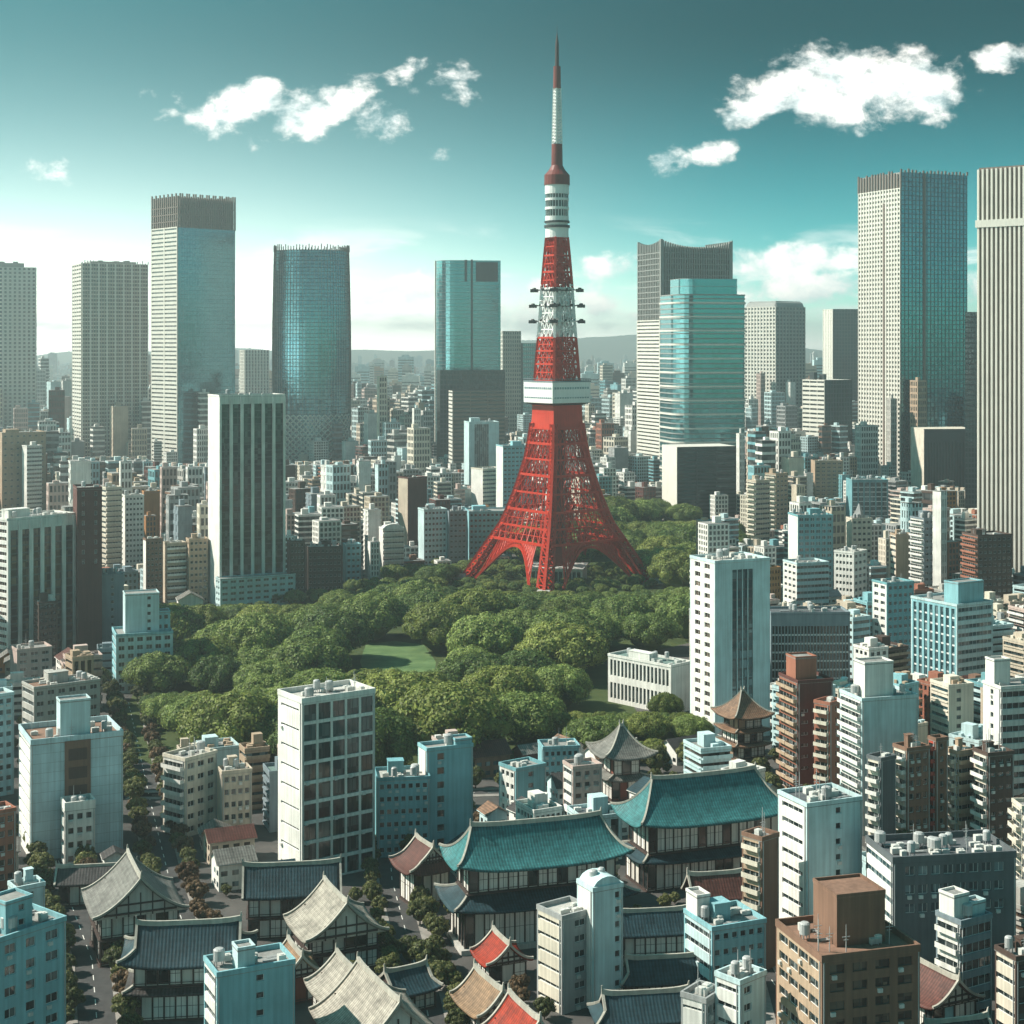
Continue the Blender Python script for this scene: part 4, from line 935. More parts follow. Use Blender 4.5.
r, w, d, h = sky_root('office_skyscraper', 'tall skyscraper of cream and brown vertical stripes at the right edge', (976, 979, 1062, 168, 580), th=-38, d=46, short='striped skyscraper at the right edge')
core(r, w, d, h, TW_BR); side_grid(r, w, d, h - 1, 'F', 18, 0, TW_W, .42, .02, 1.5); side_grid(r, w, d, h - 1, 'L', 6, 0, TW_W, .5, .02, 1.2); m = MB()
zb = h * .855; m.box(-1.7, w + 1.7, -1.9, -.02, zb, zb + 4.5); m.box(-1.7, -.02, -.02, d, zb, zb + 4.5); m.build('white_band', TW_W, r)

# ------------------------------------------------------------------ buildings in the middle distance
B = building
B('office_tower', 'dark tower with white vertical fins and a white flank behind the park', 'tower', (208, 219, 285, 397, 607), F=('strips', dict(nb=6, pw=.06, mg=.6, z1=.965, fin=(1.7, 1.0), fk='d')), L=('blank',), w_='white', gk='dark', fl=3.6, roof='dark', short='dark tower with white fins', ratio=.55, n=4,
  extra=lambda r, ro, w, d, h, rng: block(r, 'podium', -2, w + 3, -9, -.1, 0, 16, 'paleblue', ('grid', dict(bay=5)), ('grid',)))
B('office_block', 'dark brown block with white vertical fins at the left edge', 'office block', (-14, 7, 75, 521, 664), F=('strips', dict(nb=6, pw=.06, mg=.6, z1=.93, fin=(1.8, .9), fk='d')), L=('band', dict(sp=.5)), w_='white', gk='brown', fl=3.4, roof='light', short='brown finned block', ratio=.5, n=12)
B('office_tower', 'plain dark maroon slab tower right of the brown finned block', 'tower', (75, 77, 102, 490, 655), F=('cols', dict(at=[(.25, 1.2), (.75, 1.2)], base=9)), L=('blank',), w_='maroon', d=18, fl=4.5, short='maroon slab tower', n=3)
B('apartment_tower', 'cream balcony tower just right of the maroon slab tower', 'apartment tower', (101, 106, 122, 489, 578), F=('balc', dict(nd=1)), L=('band',), w_='cream', fl=3.2)
B('apartment_tower', 'white tower with a window grid, second right of the maroon slab', 'apartment tower', (121, 125, 144, 497, 575), F=('grid', dict(nb=5)), L=('blank',), w_='white', fl=3.2)
B('apartment_tower', 'orange brown slab above the brown gridded block, left of the park', 'tower', (142, 144, 160, 493, 560), F=('blank',), L=('blank',), w_='orange', fl=3.4)
B('office_block', 'small dark brown gridded block with white edge, left of the park', 'office block', (143, 146, 163, 541, 606), F=('grid', dict(nb=4, pw=.4)), L=('blank',), w_='brown', wL='white', fl=3.0)
B('apartment_tower', 'beige block with stacked white balconies at the park corner', 'apartment tower', (163, 167, 186, 545, 604), F=('balc', dict(nd=1, bk='white')), L=('blank',), w_='beige')
B('apartment_tower', 'brown gridded block beside the dark tower with white fins', 'apartment tower', (186, 189, 208, 541, 604), F=('grid', dict(nb=4)), L=('grid', dict(nb=2)), w_='tan')
def stepped(r, ro, w, d, h, rng):
    block(ro, 'stair_tower', w * .18, w * .78, d * .25, d * .8, h, h + 16, 'paleblue', ('cols', dict(at=[(.7, 1.5)])), ('blank',)); block(ro, 'upper_block', w * .5, w * .98, d * .3, d * .7, h, h + 8, 'cyan', ('grid', dict(bay=3)), ('blank',))
B('apartment_block', 'stepped pale blue building at the left end of the park', 'apartment block', (112, 116, 173, 637, 694), F=('grid', dict(bay=3.6, sp=.45)), L=('band',), w_='cyan', wF='paleblue', extra=stepped, short='stepped pale blue building', n=4)
B('office_tower', 'grey tower standing behind the stepped pale blue building', 'tower', (98, 101, 124, 577, 652), F=('cols', dict(at=[(.5, 1.4)])), L=('blank',), w_='slate')
B('office_block', 'brown stone block below the pale left edge skyscraper', 'office block', (-6, 2, 46, 434, 522), F=('grid', dict(nb=7, pw=.6, sp=.7)), L=('blank',), w_='tan', fl=5, d=30)
B('apartment_tower', 'white banded slim tower above the brown finned block', 'apartment tower', (22, 27, 42, 447, 523), F=('band',), L=('blank',), w_='white')
B('office_tower', 'dark maroon tower with a cream left flank above the park', 'tower', (398, 408, 427, 479, 552), F=('blank',), L=('blank',), w_='maroon', wL='beige', short='maroon tower with cream flank', n=2)
B('apartment_tower', 'white balcony tower with arched top at the rear edge of the park', 'apartment tower', (379, 383, 404, 530, 580), F=('balc', dict(nd=1, dp=1.0)), L=('blank',), w_='white', short='white arched balcony tower',
  extra=lambda r, ro, w, d, h, rng: (lambda q: q.build('arched_top', wm('white'), ro))((lambda q: (q.loft([[(w / 2 + w / 2 * cos(t), y, h + 3.5 * sin(t)) for t in [pi * k / 10 for k in range(11)]] for y in (0.2, d * .6)]), q)[1])(MB())))
B('apartment_tower', 'slim blue tower left of the white arched balcony tower', 'apartment tower', (343, 346, 361, 546, 582), F=('grid', dict(nb=3)), L=('blank',), w_='cyan')
B('office_block', 'dark brown block right beside the dark tower with white fins', 'office block', (287, 290, 305, 543, 604), F=('grid', dict(nb=4)), L=('blank',), w_='darkbrown')
B('office_block', 'wide dark brown block at the rear edge of the park', 'office block', (305, 308, 342, 549, 592), F=('grid', dict(nb=8)), L=('blank',), w_='darkbrown')
B('office_block', 'pale blue office block with small windows behind the park', 'office block', (418, 424, 447, 511, 566), F=('grid', dict(nb=6)), L=('blank',), w_='paleblue')
B('office_block', 'dark grey block between two pale blue offices behind the park', 'office block', (446, 449, 467, 513, 566), F=('grid', dict(nb=4)), L=('blank',), w_='slate')
B('office_block', 'wide blue gridded office left of the lattice tower leg', 'office block', (465, 469, 512, 513, 562), F=('grid', dict(nb=10)), L=('blank',), w_='cyan')
B('office_tower', 'pale flared tower with a teal glass front left of the lattice tower', 'tower', (464, 469, 499, 423, 494), F=('cols', dict(at=[(.42, 14)], nf=1, sp=.05)), L=('blank',), w_='paleblue', gk='blue', short='pale tower with teal glass front', n=2)
B('office_block', 'white cornered block under the pale tower with teal glass front', 'office block', (471, 483, 505, 470, 516), F=('band',), L=('blank',), w_='cream', wL='white')
B('office_tower', 'blue gridded tower with a white edge touching the lattice tower', 'tower', (496, 503, 532, 447, 520), F=('grid', dict(nb=7)), L=('blank',), w_='cyan', wL='white')
B('office_block', 'teal block with white left wall among the buildings right of the park', 'office block', (788, 798, 833, 517, 596), F=('grid', dict(nb=6, sp=.45, pw=.25)), L=('blank',), w_='teal', wL='white', gk='blue', short='teal block with white side')
B('apartment_block', 'pale blue lower block in front of the teal block with white side', 'apartment block', (783, 797, 829, 565, 616), F=('band',), L=('grid', dict(nb=3)), w_='paleblue', wL='white')
B('apartment_block', 'white block with punched windows, right of the teal block', 'apartment block', (834, 854, 867, 554, 608), F=('grid', dict(nb=3)), L=('grid', dict(nb=5)), w_='white', short='white punched window block')
B('apartment_tower', 'cream tower with a plain orange tinted front, right side', 'apartment tower', (890, 896, 913, 536, 592), F=('blank',), L=('band',), w_='tan', wL='cream')
B('apartment_tower', 'tower with slanting white balconies on the left and a dark front, right side', 'apartment tower', (910, 924, 946, 520, 596), F=('grid', dict(nb=4)), L=('balc', dict(nd=1)), w_='slate', wL='white', short='tower with slanting white balconies')
B('apartment_tower', 'beige balcony tower beside the trees right of the lattice tower', 'apartment tower', (747, 756, 770, 482, 552), F=('band',), L=('balc', dict(nd=1)), w_='beige', wL='cream')
B('apartment_tower', 'cream balcony tower behind the beige one near the teal block', 'apartment tower', (765, 776, 788, 475, 536), F=('grid', dict(nb=3)), L=('balc', dict(nd=1)), w_='tan', wL='cream')
B('office_block', 'dark teal gridded block right of the dark ribbed low building', 'office block', (872, 887, 914, 585, 655), F=('grid', dict(nb=5)), L=('grid', dict(nb=2)), w_='teal', wL='white')
B('apartment_tower', 'dark brown tower in front of the striped skyscraper', 'apartment tower', (962, 978, 1012, 537, 608), F=('grid', dict(nb=7)), L=('balc', dict(nd=1)), w_='darkbrown', wL='brick')
B('office_block', 'brown stone block with white cornice under the tall gridded skyscraper', 'office block', (811, 815, 843, 462, 508), F=('grid', dict(nb=5)), L=('blank',), w_='tan', roof='light')
B('office_block', 'teal glass fronted block below the brown stone block', 'office block', (846, 852, 888, 481, 530), F=('strips', dict(nb=6, pw=.2)), L=('blank',), w_='teal', gk='blue')
B('apartment_tower', 'small cream tower with pointed roof right of the white punched window block', 'apartment tower', (846, 852, 872, 520, 572), F=('grid', dict(nb=4)), L=('blank',), w_='cream',
  extra=lambda r, ro, w, d, h, rng: (lambda q: q.build('spire', wm('grey'), ro))((lambda q: (q.cyl(w / 2, d / 2, h + .2, h + 10, w * .35, .2, 4), q)[1])(MB())))
B('office_block', 'low dark building with close vertical ribs right of the white tower', 'office block', (764, 771, 850, 615, 696), F=('strips', dict(nb=24, pw=.25, mg=.4, z1=.86)), L=('blank',), w_='slate', gk='black', roof='dark', short='low dark ribbed building', n=9, ratio=.45)
B('office_block', 'blue office with white floor bands on the right and a ribbed left flank', 'office block', (911, 957, 993, 607, 692), F=('band', dict(sp=.5, mg=.03)), L=('strips', dict(nb=8, pw=.4)), w_='paleblue', wL='cyan', gk='blue', fl=3.6, short='blue banded office', ratio=1.3, pent=False,
  extra=lambda r, ro, w, d, h, rng: block(ro, 'penthouse', w * .1, w * .8, d * .05, d * .35, h + .1, h + 9, 'cyan'))
B('apartment_block', 'white block with dark floor bands cut off by the right edge', 'apartment block', (983, 1001, 1056, 690, 806), F=('band', dict(sp=.48)), L=('cols', dict(at=[(.5, 1.6)])), w_='white', fl=3.5, short='right edge banded block', ratio=.5,
  extra=lambda r, ro, w, d, h, rng: block(ro, 'stair_tower', 0.2, w * .3, d * .4, d * .9, h + .1, h + 8, 'white'))
B('office_tower', 'white tower with punched windows left and dark glass strips in front, right of the park', 'tower', (690, 715, 770, 564, 742), F=('strips', dict(nb=4, pw=.12, mg=7.2, z1=.96, fk='d')), L=('grid', dict(nb=2, pw=.45, sp=.5, mg=1.6)), w_='paleblue', wL='white', gk='blue', gL='brown', fl=3.5, short='white tower with glass strips', ratio=.75, roof='light', n=9)
B('gallery_building', 'long low white building with tall narrow windows between the trees', 'building', (608, 671, 692, 668, 715), F=('blank',), L=('grid', dict(nb=16, pw=.35, sp=.3, nf=2)), w_='white', ratio=2.6, roof='green', short='long white building', n=10, fl=5.5)

# ------------------------------------------------------------------ buildings near the viewer
B('office_block', 'white office block with a large grid of dark windows, in front of the park', 'office block', (278, 302, 375, 704, 884), F=('grid', dict(nb=5, nf=9, pw=.15, sp=.17, mg=.3, lo=.5, fk='d')), L=('cols', dict(at=[(.5, 10.5)], nf=9, sp=.87)), w_='white', wL='white', gk='dark', short='white office with dark window grid', ratio=.62, pent=False, n=12, roof='light', par=1.4)
def slabtower(r, ro, w, d, h, rng):
    block(ro, 'stair_tower', w * .33, w * .66, d * .12, d * .4, h + .1, h + 10.5, 'paleblue'); q = MB(); q.box(w * .36, w * .64, -.5, -.003, h * .18, h + .3); q.build('brown_panel', wm('brown'), r)
    for i in range(5):
        q = MB(); z = h * .2 + i * h * .16; q.box(w * .4, w * .6, -.62, -.5, z, z + h * .1); q.build('panel_louvre', wm('darkbrown'), r)
B('office_block', 'pale blue tiled slab with a brown central panel and stair tower, left side', 'office block', (19, 31, 123, 746, 862), F=('blank',), L=('band', dict(sp=.7)), w_='panel_blue', wL='white', short='tiled slab with brown panel', ratio=.8, pent=False, n=14, extra=slabtower, par=1.6, roof='rust')
B('office_block', 'low grey roofed block behind the tiled slab, left side', 'office block', (22, 34, 100, 690, 742), F=('grid', dict(bay=4)), L=('band',), w_='concrete', ratio=.5, n=14, roof='rust')
B('apartment_block', 'small red and white block below the brown finned block', 'apartment block', (10, 17, 52, 652, 690), F=('grid', dict(nb=3)), L=('blank',), w_='pinkish', n=4)
B('house', 'small white roof frame building in front of the tiled slab', 'house', (61, 65, 95, 812, 868), F=('grid', dict(nb=3)), L=('band',), w_='white', ratio=.8, n=6, par=2.4, pent=False)
B('apartment_block', 'teal low block with a taller stepped tower beside the window grid office', 'office block', (374, 377, 430, 782, 858), F=('grid', dict(nb=7, sp=.6)), L=('blank',), w_='teal', wF='cyan', ratio=.9, n=7, roof='light')
def teal_tower(r, ro, w, d, h, rng): block(ro, 'step', w * .62, w - .2, .3, d * .7, h + .1, h + 2.0, 'cyan')
B('office_tower', 'stepped pale teal stair tower rising behind the low temples', 'tower', (418, 427, 473, 752, 852), F=('cols', dict(at=[(.30, 2.2)], sp=.5)), L=('blank',), w_='cyan', wL='white', ratio=.5, short='pale teal stair tower', n=3, pent=False, fl=4, extra=teal_tower)
B('apartment_block', 'cream stair block with slatted balconies on the street below the park', 'apartment block', (163, 185, 217, 762, 838), F=('grid', dict(nb=3)), L=('balc', dict(nd=1)), w_='cream', wL='white', ratio=.8, short='cream stair block', n=5)
B('apartment_block', 'beige block with an angled top right of the cream stair block', 'apartment block', (217, 222, 252, 775, 838), F=('grid', dict(nb=4)), L=('blank',), w_='beige', n=5)
def cluster(r, ro, w, d, h, rng):
    block(ro, 'stair_tower', w * .25, w * .62, d * .2, d * .7, h + .1, h + 6, 'cyan', ('cols', dict(at=[(.6, 1.4)])))
B('apartment_block', 'cyan apartment block with small dark windows in the bottom left corner', 'apartment block', (-40, -6, 66, 945, 1075), F=('cols', dict(at=[(.22, 2.6), (.5, 2.2), (.8, 3.0)], sp=.55)), L=('band',), w_='cyan', short='cyan corner block', ratio=.7, n=8, extra=cluster, fl=4.2)
B('apartment_block', 'pale cyan upper block behind the cyan corner block', 'apartment block', (8, 16, 45, 892, 960), F=('cols', dict(at=[(.5, 1.8)])), L=('blank',), w_='paleblue', n=4)
B('apartment_block', 'cyan block with white slatted left side beside the black roofed hall', 'apartment block', (204, 217, 295, 978, 1085), F=('cols', dict(at=[(.55, 1.6)], sp=.62)), L=('band', dict(sp=.55)), w_='cyan', wL='white', ratio=.6, n=5, fl=3.6, short='cyan slatted block', pent=False,
  extra=lambda r, ro, w, d, h, rng: block(ro, 'stair_tower', w * .28, w * .5, d * .1, d * .5, h + .1, h + 4, 'paleblue'))
B('office_tower', 'brown slim tower with curved cream balconies left of the white tower', 'apartment tower', (742, 762, 779, 842, 972), F=('blank',), L=('balc', dict(nd=1, bk='cream', dp=.9)), w_='brown', wL='tan', ratio=1.0, short='slim brown balcony tower', n=3, fl=3.4)
B('apartment_tower', 'plain pale blue tower with white slotted left side, lower right', 'apartment tower', (778, 807, 862, 808, 965), F=('cols', dict(at=[(.57, 1.5)], sp=.6, base=3)), L=('band', dict(sp=.68, mg=.12)), w_='paleblue', wL='white', ratio=.8, short='plain pale blue tower', n=16, fl=3.7, pent=False, roof='dark')
B('office_block', 'dark grey office with bright white floor bands on its left end', 'office block', (866, 893, 1016, 864, 995), F=('grid', dict(nb=8, nf=7, base=4, pw=.25, sp=.5, mg=2.5)), L=('band', dict(sp=.58)), w_='darkgrey', wL='white', ratio=.55, gk='blue', short='dark grey office', n=22, fl=3.6, roof='dark', par=1.4, pent=False)
def brownpent(r, ro, w, d, h, rng):
    block(ro, 'penthouse', w * .30, w * .80, d * .30, d * .80, h + .1, h + 9.5, 'brown', roof='rust')
B('office_block', 'brown office block with a plain box penthouse at the bottom right', 'office block', (776, 822, 920, 963, 1110), F=('grid', dict(nb=4, nf=8, pw=.35, sp=.5, mg=.8, fk='d')), L=('grid', dict(nb=4, nf=8, pw=.12, sp=.5, mg=.8)), w_='brown', wL='tan', ratio=.95, gk='brown', gL='dark', short='brown penthouse office', n=12, fl=4, pent=False, extra=brownpent, roof='rust', par=1.3)
def whitestep(r, ro, w, d, h, rng):
    block(ro, 'stair_tower', .2, w * .5, d * .3, d * .9, h + .1, h + 5.0, 'white'); block(ro, 'plant_room', w * .5, w * .95, d * .2, d * .6, h + .1, h + 3, 'paleblue')
B('apartment_block', 'white stepped block with balconies on its left, in front of the dark grey office', 'apartment block', (936, 961, 992, 926, 1030), F=('band', dict(sp=.4)), L=('balc', dict(nd=1, dp=.9)), w_='slate', wL='white', ratio=.8, short='white stepped block', n=6, fl=3.4, pent=False, extra=whitestep)
B('apartment_block', 'cream banded block in the bottom right corner', 'apartment block', (995, 1016, 1050, 962, 1060), F=('grid', dict(nb=3)), L=('band', dict(sp=.66)), w_='darkbrown', wL='cream', n=4, fl=3.4)
B('apartment_block', 'cyan low building with round roof vents between the temple and slim brown tower', 'apartment block', (684, 712, 766, 932, 1010), F=('grid', dict(nb=6, sp=.6)), L=('band', dict(sp=.6)), w_='cyan', wL='paleblue', ratio=.9, short='cyan low building', n=8,
  extra=lambda r, ro, w, d, h, rng: block(ro, 'stair_tower', .2, w * .25, d * .55, d * .95, h + .1, h + 5, 'white'))
B('apartment_block', 'white roofed L shaped block at the bottom centre, lower part', 'apartment block', (681, 706, 724, 1004, 1085), F=('grid', dict(nb=3)), L=('band', dict(sp=.85)), w_='grey', wL='white', n=5, pent=False)
B('apartment_tower', 'white taller block beside the white roofed L shaped block', 'apartment tower', (715, 740, 766, 986, 1090), F=('cols', dict(at=[(.3, 2.2)])), L=('band', dict(sp=.7)), w_='paleblue', wL='white', n=9, pent=False)
def greyoff(r, ro, w, d, h, rng):
    q = MB(); q.box(w * .2, w * .75, d * .3, d * .8, h + .1, h + 2.4); q.build('plant_room', wm('white'), ro)
B('office_block', 'grey office with cream slatted left side in front of the temple', 'office block', (537, 562, 595, 921, 1015), F=('cols', dict(at=[(.55, 3.0)], sp=.55)), L=('band', dict(sp=.75, mg=0)), w_='grey', wL='cream', ratio=1.0, short='grey slatted office', n=3, fl=3.4, roof='light', pent=False)
B('apartment_tower', 'pale grey blue tower with rounded roof joined to the grey slatted office', 'apartment tower', (577, 593, 623, 893, 1012), F=('cols', dict(at=[(.82, 1.3)], sp=.55)), L=('blank',), w_='paleblue', wL='white', ratio=.9, short='pale tower by the temple', n=3, fl=3.4, pent=False,
  extra=lambda r, ro, w, d, h, rng: (lambda q: q.build('vaulted_roof', wm('paleblue'), ro))((lambda q: (q.loft([[(.2 + (w - .4) * (1 - cos(t)) / 2, y, h + .3 + 2.6 * sin(t)) for t in [pi * k / 8 for k in reversed(range(9))]] for y in (.3, d - .3)]), q)[1])(MB())))
B('apartment_block', 'red brown terraced block with stacked balconies right of the pagoda', 'apartment block', (779, 798, 833, 684, 798), F=('grid', dict(nb=3, base=2, top=2, sp=.7)), L=('balc', dict(nd=2, bk='tan')), w_='maroon', wL='brick', ratio=1.1, short='red brown terraced block', n=4, pent=False,
  extra=lambda r, ro, w, d, h, rng: block(ro, 'penthouse', w * .1, w * .7, d * .3, d * .8, h + .1, h + 7, 'brick'))
B('apartment_tower', 'pale blue slab with curved white balconies on the left and a roof tower', 'apartment tower', (840, 862, 918, 702, 836), F=('blank',), L=('balc', dict(nd=1, dp=1.2)), w_='paleblue', wL='white', ratio=.7, short='pale blue balcony slab', n=4, pent=False, fl=3.4,
  extra=lambda r, ro, w, d, h, rng: block(ro, 'stair_tower', w * .15, w * .66, d * .25, d * .75, h + .1, h + 10, 'white'))
B('apartment_tower', 'slim red tower with cream balconies left of the pale blue balcony slab', 'apartment tower', (814, 830, 843, 706, 806), F=('cols', dict(at=[(.5, 1.2)])), L=('balc', dict(nd=1, bk='cream')), w_='brick', n=2)
B('apartment_tower', 'slim tower with zebra balconies, dark violet front, right of the pale blue slab', 'apartment tower', (867, 881, 896, 762, 862), F=('blank',), L=('balc', dict(nd=1, bk='white')), w_='darkgrey', wL='cream', n=3)
B('apartment_tower', 'brown front tower with ring balconies, second right of the pale blue slab', 'apartment tower', (893, 907, 930, 752, 858), F=('grid', dict(nb=3)), L=('balc', dict(nd=1, bk='white')), w_='brown', wL='cream', n=4)
B('apartment_tower', 'bright red edged slim tower among the right hand balcony towers', 'apartment tower', (928, 936, 948, 742, 854), F=('cols', dict(at=[(.5, 1.3)])), L=('balc', dict(nd=1, bk='red')), w_='brown', wL='red', n=2, short='red edged slim tower')
B('apartment_tower', 'cream striped slim tower right of the red edged tower', 'apartment tower', (945, 957, 974, 755, 852), F=('balc', dict(nd=1, bk='tan')), L=('balc', dict(nd=1, bk='cream')), w_='tan', wL='cream', n=3)
B('apartment_tower', 'dark brown tower with white balcony stack, left of the right edge banded block', 'apartment tower', (973, 988, 1014, 757, 862), F=('grid', dict(nb=3, sp=.7)), L=('balc', dict(nd=1, bk='white')), w_='darkbrown', wL='cream', n=5)
B('apartment_block', 'cream balcony block at the right edge beside the dark grey office', 'apartment block', (1012, 1022, 1056, 810, 900), F=('balc', dict(nd=2)), L=('balc', dict(nd=1)), w_='cream', n=4)
B('house', 'small teal fronted house with a white left wall by the park edge', 'house', (499, 516, 546, 772, 818), F=('cols', dict(at=[(.5, 2)])), L=('grid', dict(nb=3)), w_='teal', wL='white', n=3)
B('office_block', 'low blue gridded block among the trees at the park edge', 'office block', (538, 543, 580, 750, 790), F=('grid', dict(nb=6)), L=('blank',), w_='cyan', n=4)
B('apartment_block', 'white and brown narrow block near the park edge pavilion', 'apartment block', (563, 573, 602, 770, 825), F=('grid', dict(nb=3)), L=('band',), w_='pinkish', wL='white', n=4)
B('house', 'red brown house block at the left edge above the cyan corner block', 'house', (-30, -20, 16, 818, 905), F=('grid', dict(nb=4)), L=('blank',), w_='brick', wL='brown', n=3)
B('apartment_block', 'grey teal block at the left edge above the red brown house block', 'apartment block', (-30, -20, 14, 700, 800), F=('grid', dict(nb=4)), L=('blank',), w_='paleblue', n=3)

# ------------------------------------------------------------------ temples and traditional houses
HG = dict(tg=.52, up=2.0, conc=1.7)
hall('temple_hall', 'largest temple hall, broad teal roof with upturned corners, lower right of centre', 'temple', 716, 884, 20, 40, 14, [(0, 0, 8.0), (.6, 9.6, 17.4)], [(2.4, 7.6, 13.5, R_NAVY(), dict(tg=1, gx=14, up=1.2)), (3.2, 17.0, 27.6, R_TEAL(), dict(tg=1, gx=15.5, up=2.2, conc=1.8, trim=TRIM))], short='large teal temple', wallm=PLASTER, group='temple halls below the park')
hall('temple_hall', 'two tiered temple hall with teal upper roof and navy lower roof, centre bottom', 'temple', 545, 945, 17, 40, 13, [(0, 0, 10.4), (1.4, 13.4, 19.8)], [(3.2, 10.0, 16.2, R_NAVY(), dict(tg=1, gx=15, up=1.6, conc=1.6)), (2.2, 19.2, 28.0, R_TEAL(), dict(tg=1, gx=16.5, up=2.4, conc=1.8))], short='two tiered temple', group='temple halls below the park', base=1.2)
hall('temple_gate', 'dark maroon roofed temple gate left of the two tiered temple', 'temple', 432, 905, 28, 10, 9, [(0, 0, 9)], [(2.2, 8.6, 15, R_MAROON(), dict(tg=.5, up=1.6, alongy=True))], short='maroon roofed gate')
hall('pavilion', 'red pavilion with a pointed grey roof at the park edge', 'pavilion', 628, 800, 18, 11, 11, [(0, 0, 7), (1, 7.4, 14)], [(2.0, 6.6, 10, R_GREY(), dict(tg=1, gx=.4, up=1.0, orn=False, ridge=.4)), (3.4, 13.6, 22.5, R_GREY(), dict(tg=1, gx=.5, up=1.8, conc=2.0, ridge=.5))], wallm=WOODR, short='pointed roof pavilion')
hall('pagoda', 'brown tiered pagoda in front of the white tower with glass strips', 'pagoda', 752, 778, 24, 11.5, 11.5, [(0, 0, 6.2), (.4, 6.4, 11), (.8, 11.2, 15.6), (1.2, 15.8, 20.4)], [(1.5, 6, 8.2, R_BROWN(), dict(tg=1, gx=.4, up=.7, orn=False, ridge=.35)), (1.4, 10.8, 13, R_BROWN(), dict(tg=1, gx=.4, up=.7, orn=False, ridge=.35)), (1.3, 15.4, 17.6, R_BROWN(), dict(tg=1, gx=.4, up=.7, orn=False, ridge=.35)), (2.0, 20, 28, R_BROWN(), dict(tg=1, gx=.5, up=1.3, conc=1.8, ridge=.4))], wallm=wall('pagoda_wall', (.36, .25, .18)), short='brown pagoda')
GR = dict(tg=0, up=1.1, conc=1.6, alongy=True)
hall('gabled_house', 'white gabled house with pale tiled roof left of the black roofed hall', 'house', 140, 962, 22, 18, 17, [(0, 0, 6), (0, 6.2, 11.6)], [(2.0, 11, 20, R_GREY(), GR)], short='white gabled house', group='traditional houses at the bottom')
hall('long_hall', 'black tiled hall with a curved roof near the bottom left', 'hall', 187, 1020, 7, 24, 10, [(0, 0, 6), (.8, 7, 12.4)], [(1.4, 6, 9.5, R_DARK(), dict(tg=1, gx=8, up=.8)), (2.4, 12, 19, R_NAVY(), dict(tg=.5, up=1.8, conc=1.7, gx=11.0))], short='black roofed hall', group='traditional houses at the bottom')
hall('long_hall', 'long black roofed hall under the window grid office', 'hall', 292, 938, 8, 21, 10, [(0, 0, 5), (0, 5.2, 10.4)], [(1.3, 10, 16.4, R_NAVY(), dict(tg=0, up=.3, conc=1.2))], short='long black roofed hall', group='traditional houses at the bottom')
hall('gabled_house', 'gabled house with cream left slope and teal timbered front, bottom left', 'house', 345, 972, 24, 16, 14, [(0, 0, 4.6), (0, 4.8, 8.6)], [(2.0, 8, 16.4, R_CREAM(), GR)], short='cream roofed gabled house', group='traditional houses at the bottom')
hall('gabled_house', 'small tan roofed house with a red front beside the cyan slatted block', 'house', 301, 1003, 24, 8.5, 9, [(0, 0, 6)], [(1.2, 5.6, 10.6, R_TAN(), GR)], wallm=WOODR, group='traditional houses at the bottom')
hall('gabled_house', 'largest cream roofed house with white latticed gable at the bottom edge', 'house', 396, 1078, 26, 17, 19, [(0, 0, 7)], [(2.2, 6.4, 15.6, R_CREAM(), GR)], short='large cream roofed house', group='traditional houses at the bottom')
hall('gabled_house', 'glass and cream roofed annexe behind the large cream roofed house', 'house', 355, 1030, 26, 12, 10, [(0, 0, 7)], [(1.4, 6.6, 12.5, R_CREAM(), GR)], group='traditional houses at the bottom')
hall('gabled_house', 'tan roofed house left of the grey slatted office', 'house', 500, 1042, 26, 9, 11, [(0, 0, 6)], [(1.4, 5.6, 11, R_TAN(), GR)], short='tan roofed house', group='traditional houses at the bottom')
hall('gabled_house', 'bright red roofed house at the bottom edge, centre', 'house', 537, 1085, 24, 11, 12, [(0, 0, 6.4)], [(1.4, 6, 13, R_RED(), GR)], short='bright red roofed house', group='traditional houses at the bottom')
hall('gabled_house', 'small red roofed house tucked under the two tiered temple', 'house', 508, 985, 22, 9, 8, [(0, 0, 5)], [(1.2, 4.6, 9.4, R_RED(), GR)], group='traditional houses at the bottom')
hall('gabled_house', 'brick red roofed house under the large teal temple', 'house', 722, 925, 12, 13, 8, [(0, 0, 6.6)], [(1.0, 6.2, 11.6, R_MAROON(), dict(tg=0, up=.3, conc=1.2))], group='traditional houses at the bottom', wallm=wm('tan'))
hall('courtyard_wing', 'navy roofed wing behind the pale tower by the temple, farthest of three', 'hall', 656, 956, 8, 20, 7, [(0, 0, 5.4)], [(1.2, 5, 9.6, R_NAVY(), dict(tg=.5, up=.5, conc=1.3))], group='navy roofed courtyard wings')
hall('courtyard_wing', 'navy roofed wing right of the pale tower, middle of three', 'hall', 668, 1004, 8, 19, 7, [(0, 0, 5.0)], [(1.2, 4.6, 9, R_NAVY(), dict(tg=.5, up=.5, conc=1.3))], group='navy roofed courtyard wings')
hall('courtyard_wing', 'navy roofed wing with white windows, nearest of three, bottom edge', 'hall', 650, 1052, 8, 20, 8, [(0, 0, 6.4)], [(1.2, 6, 10.6, R_NAVY(), dict(tg=.5, up=.5, conc=1.3))], group='navy roofed courtyard wings')
hall('gabled_house', 'red tiled house with a cyan gable right of the brown penthouse office', 'house', 955, 1034, 26, 11.5, 13, [(0, 0, 6.4)], [(1.2, 6, 11.6, R_MAROON(), GR)], short='cyan gabled house', wallm=wm('cyan'), group='traditional houses at the bottom')
hall('low_hall', 'dark roofed low hall in front of the cyan gabled house', 'hall', 968, 1075, 14, 14, 9, [(0, 0, 5.5)], [(1.6, 5, 9, R_DARK(), dict(tg=.5, up=1.0))], group='traditional houses at the bottom')
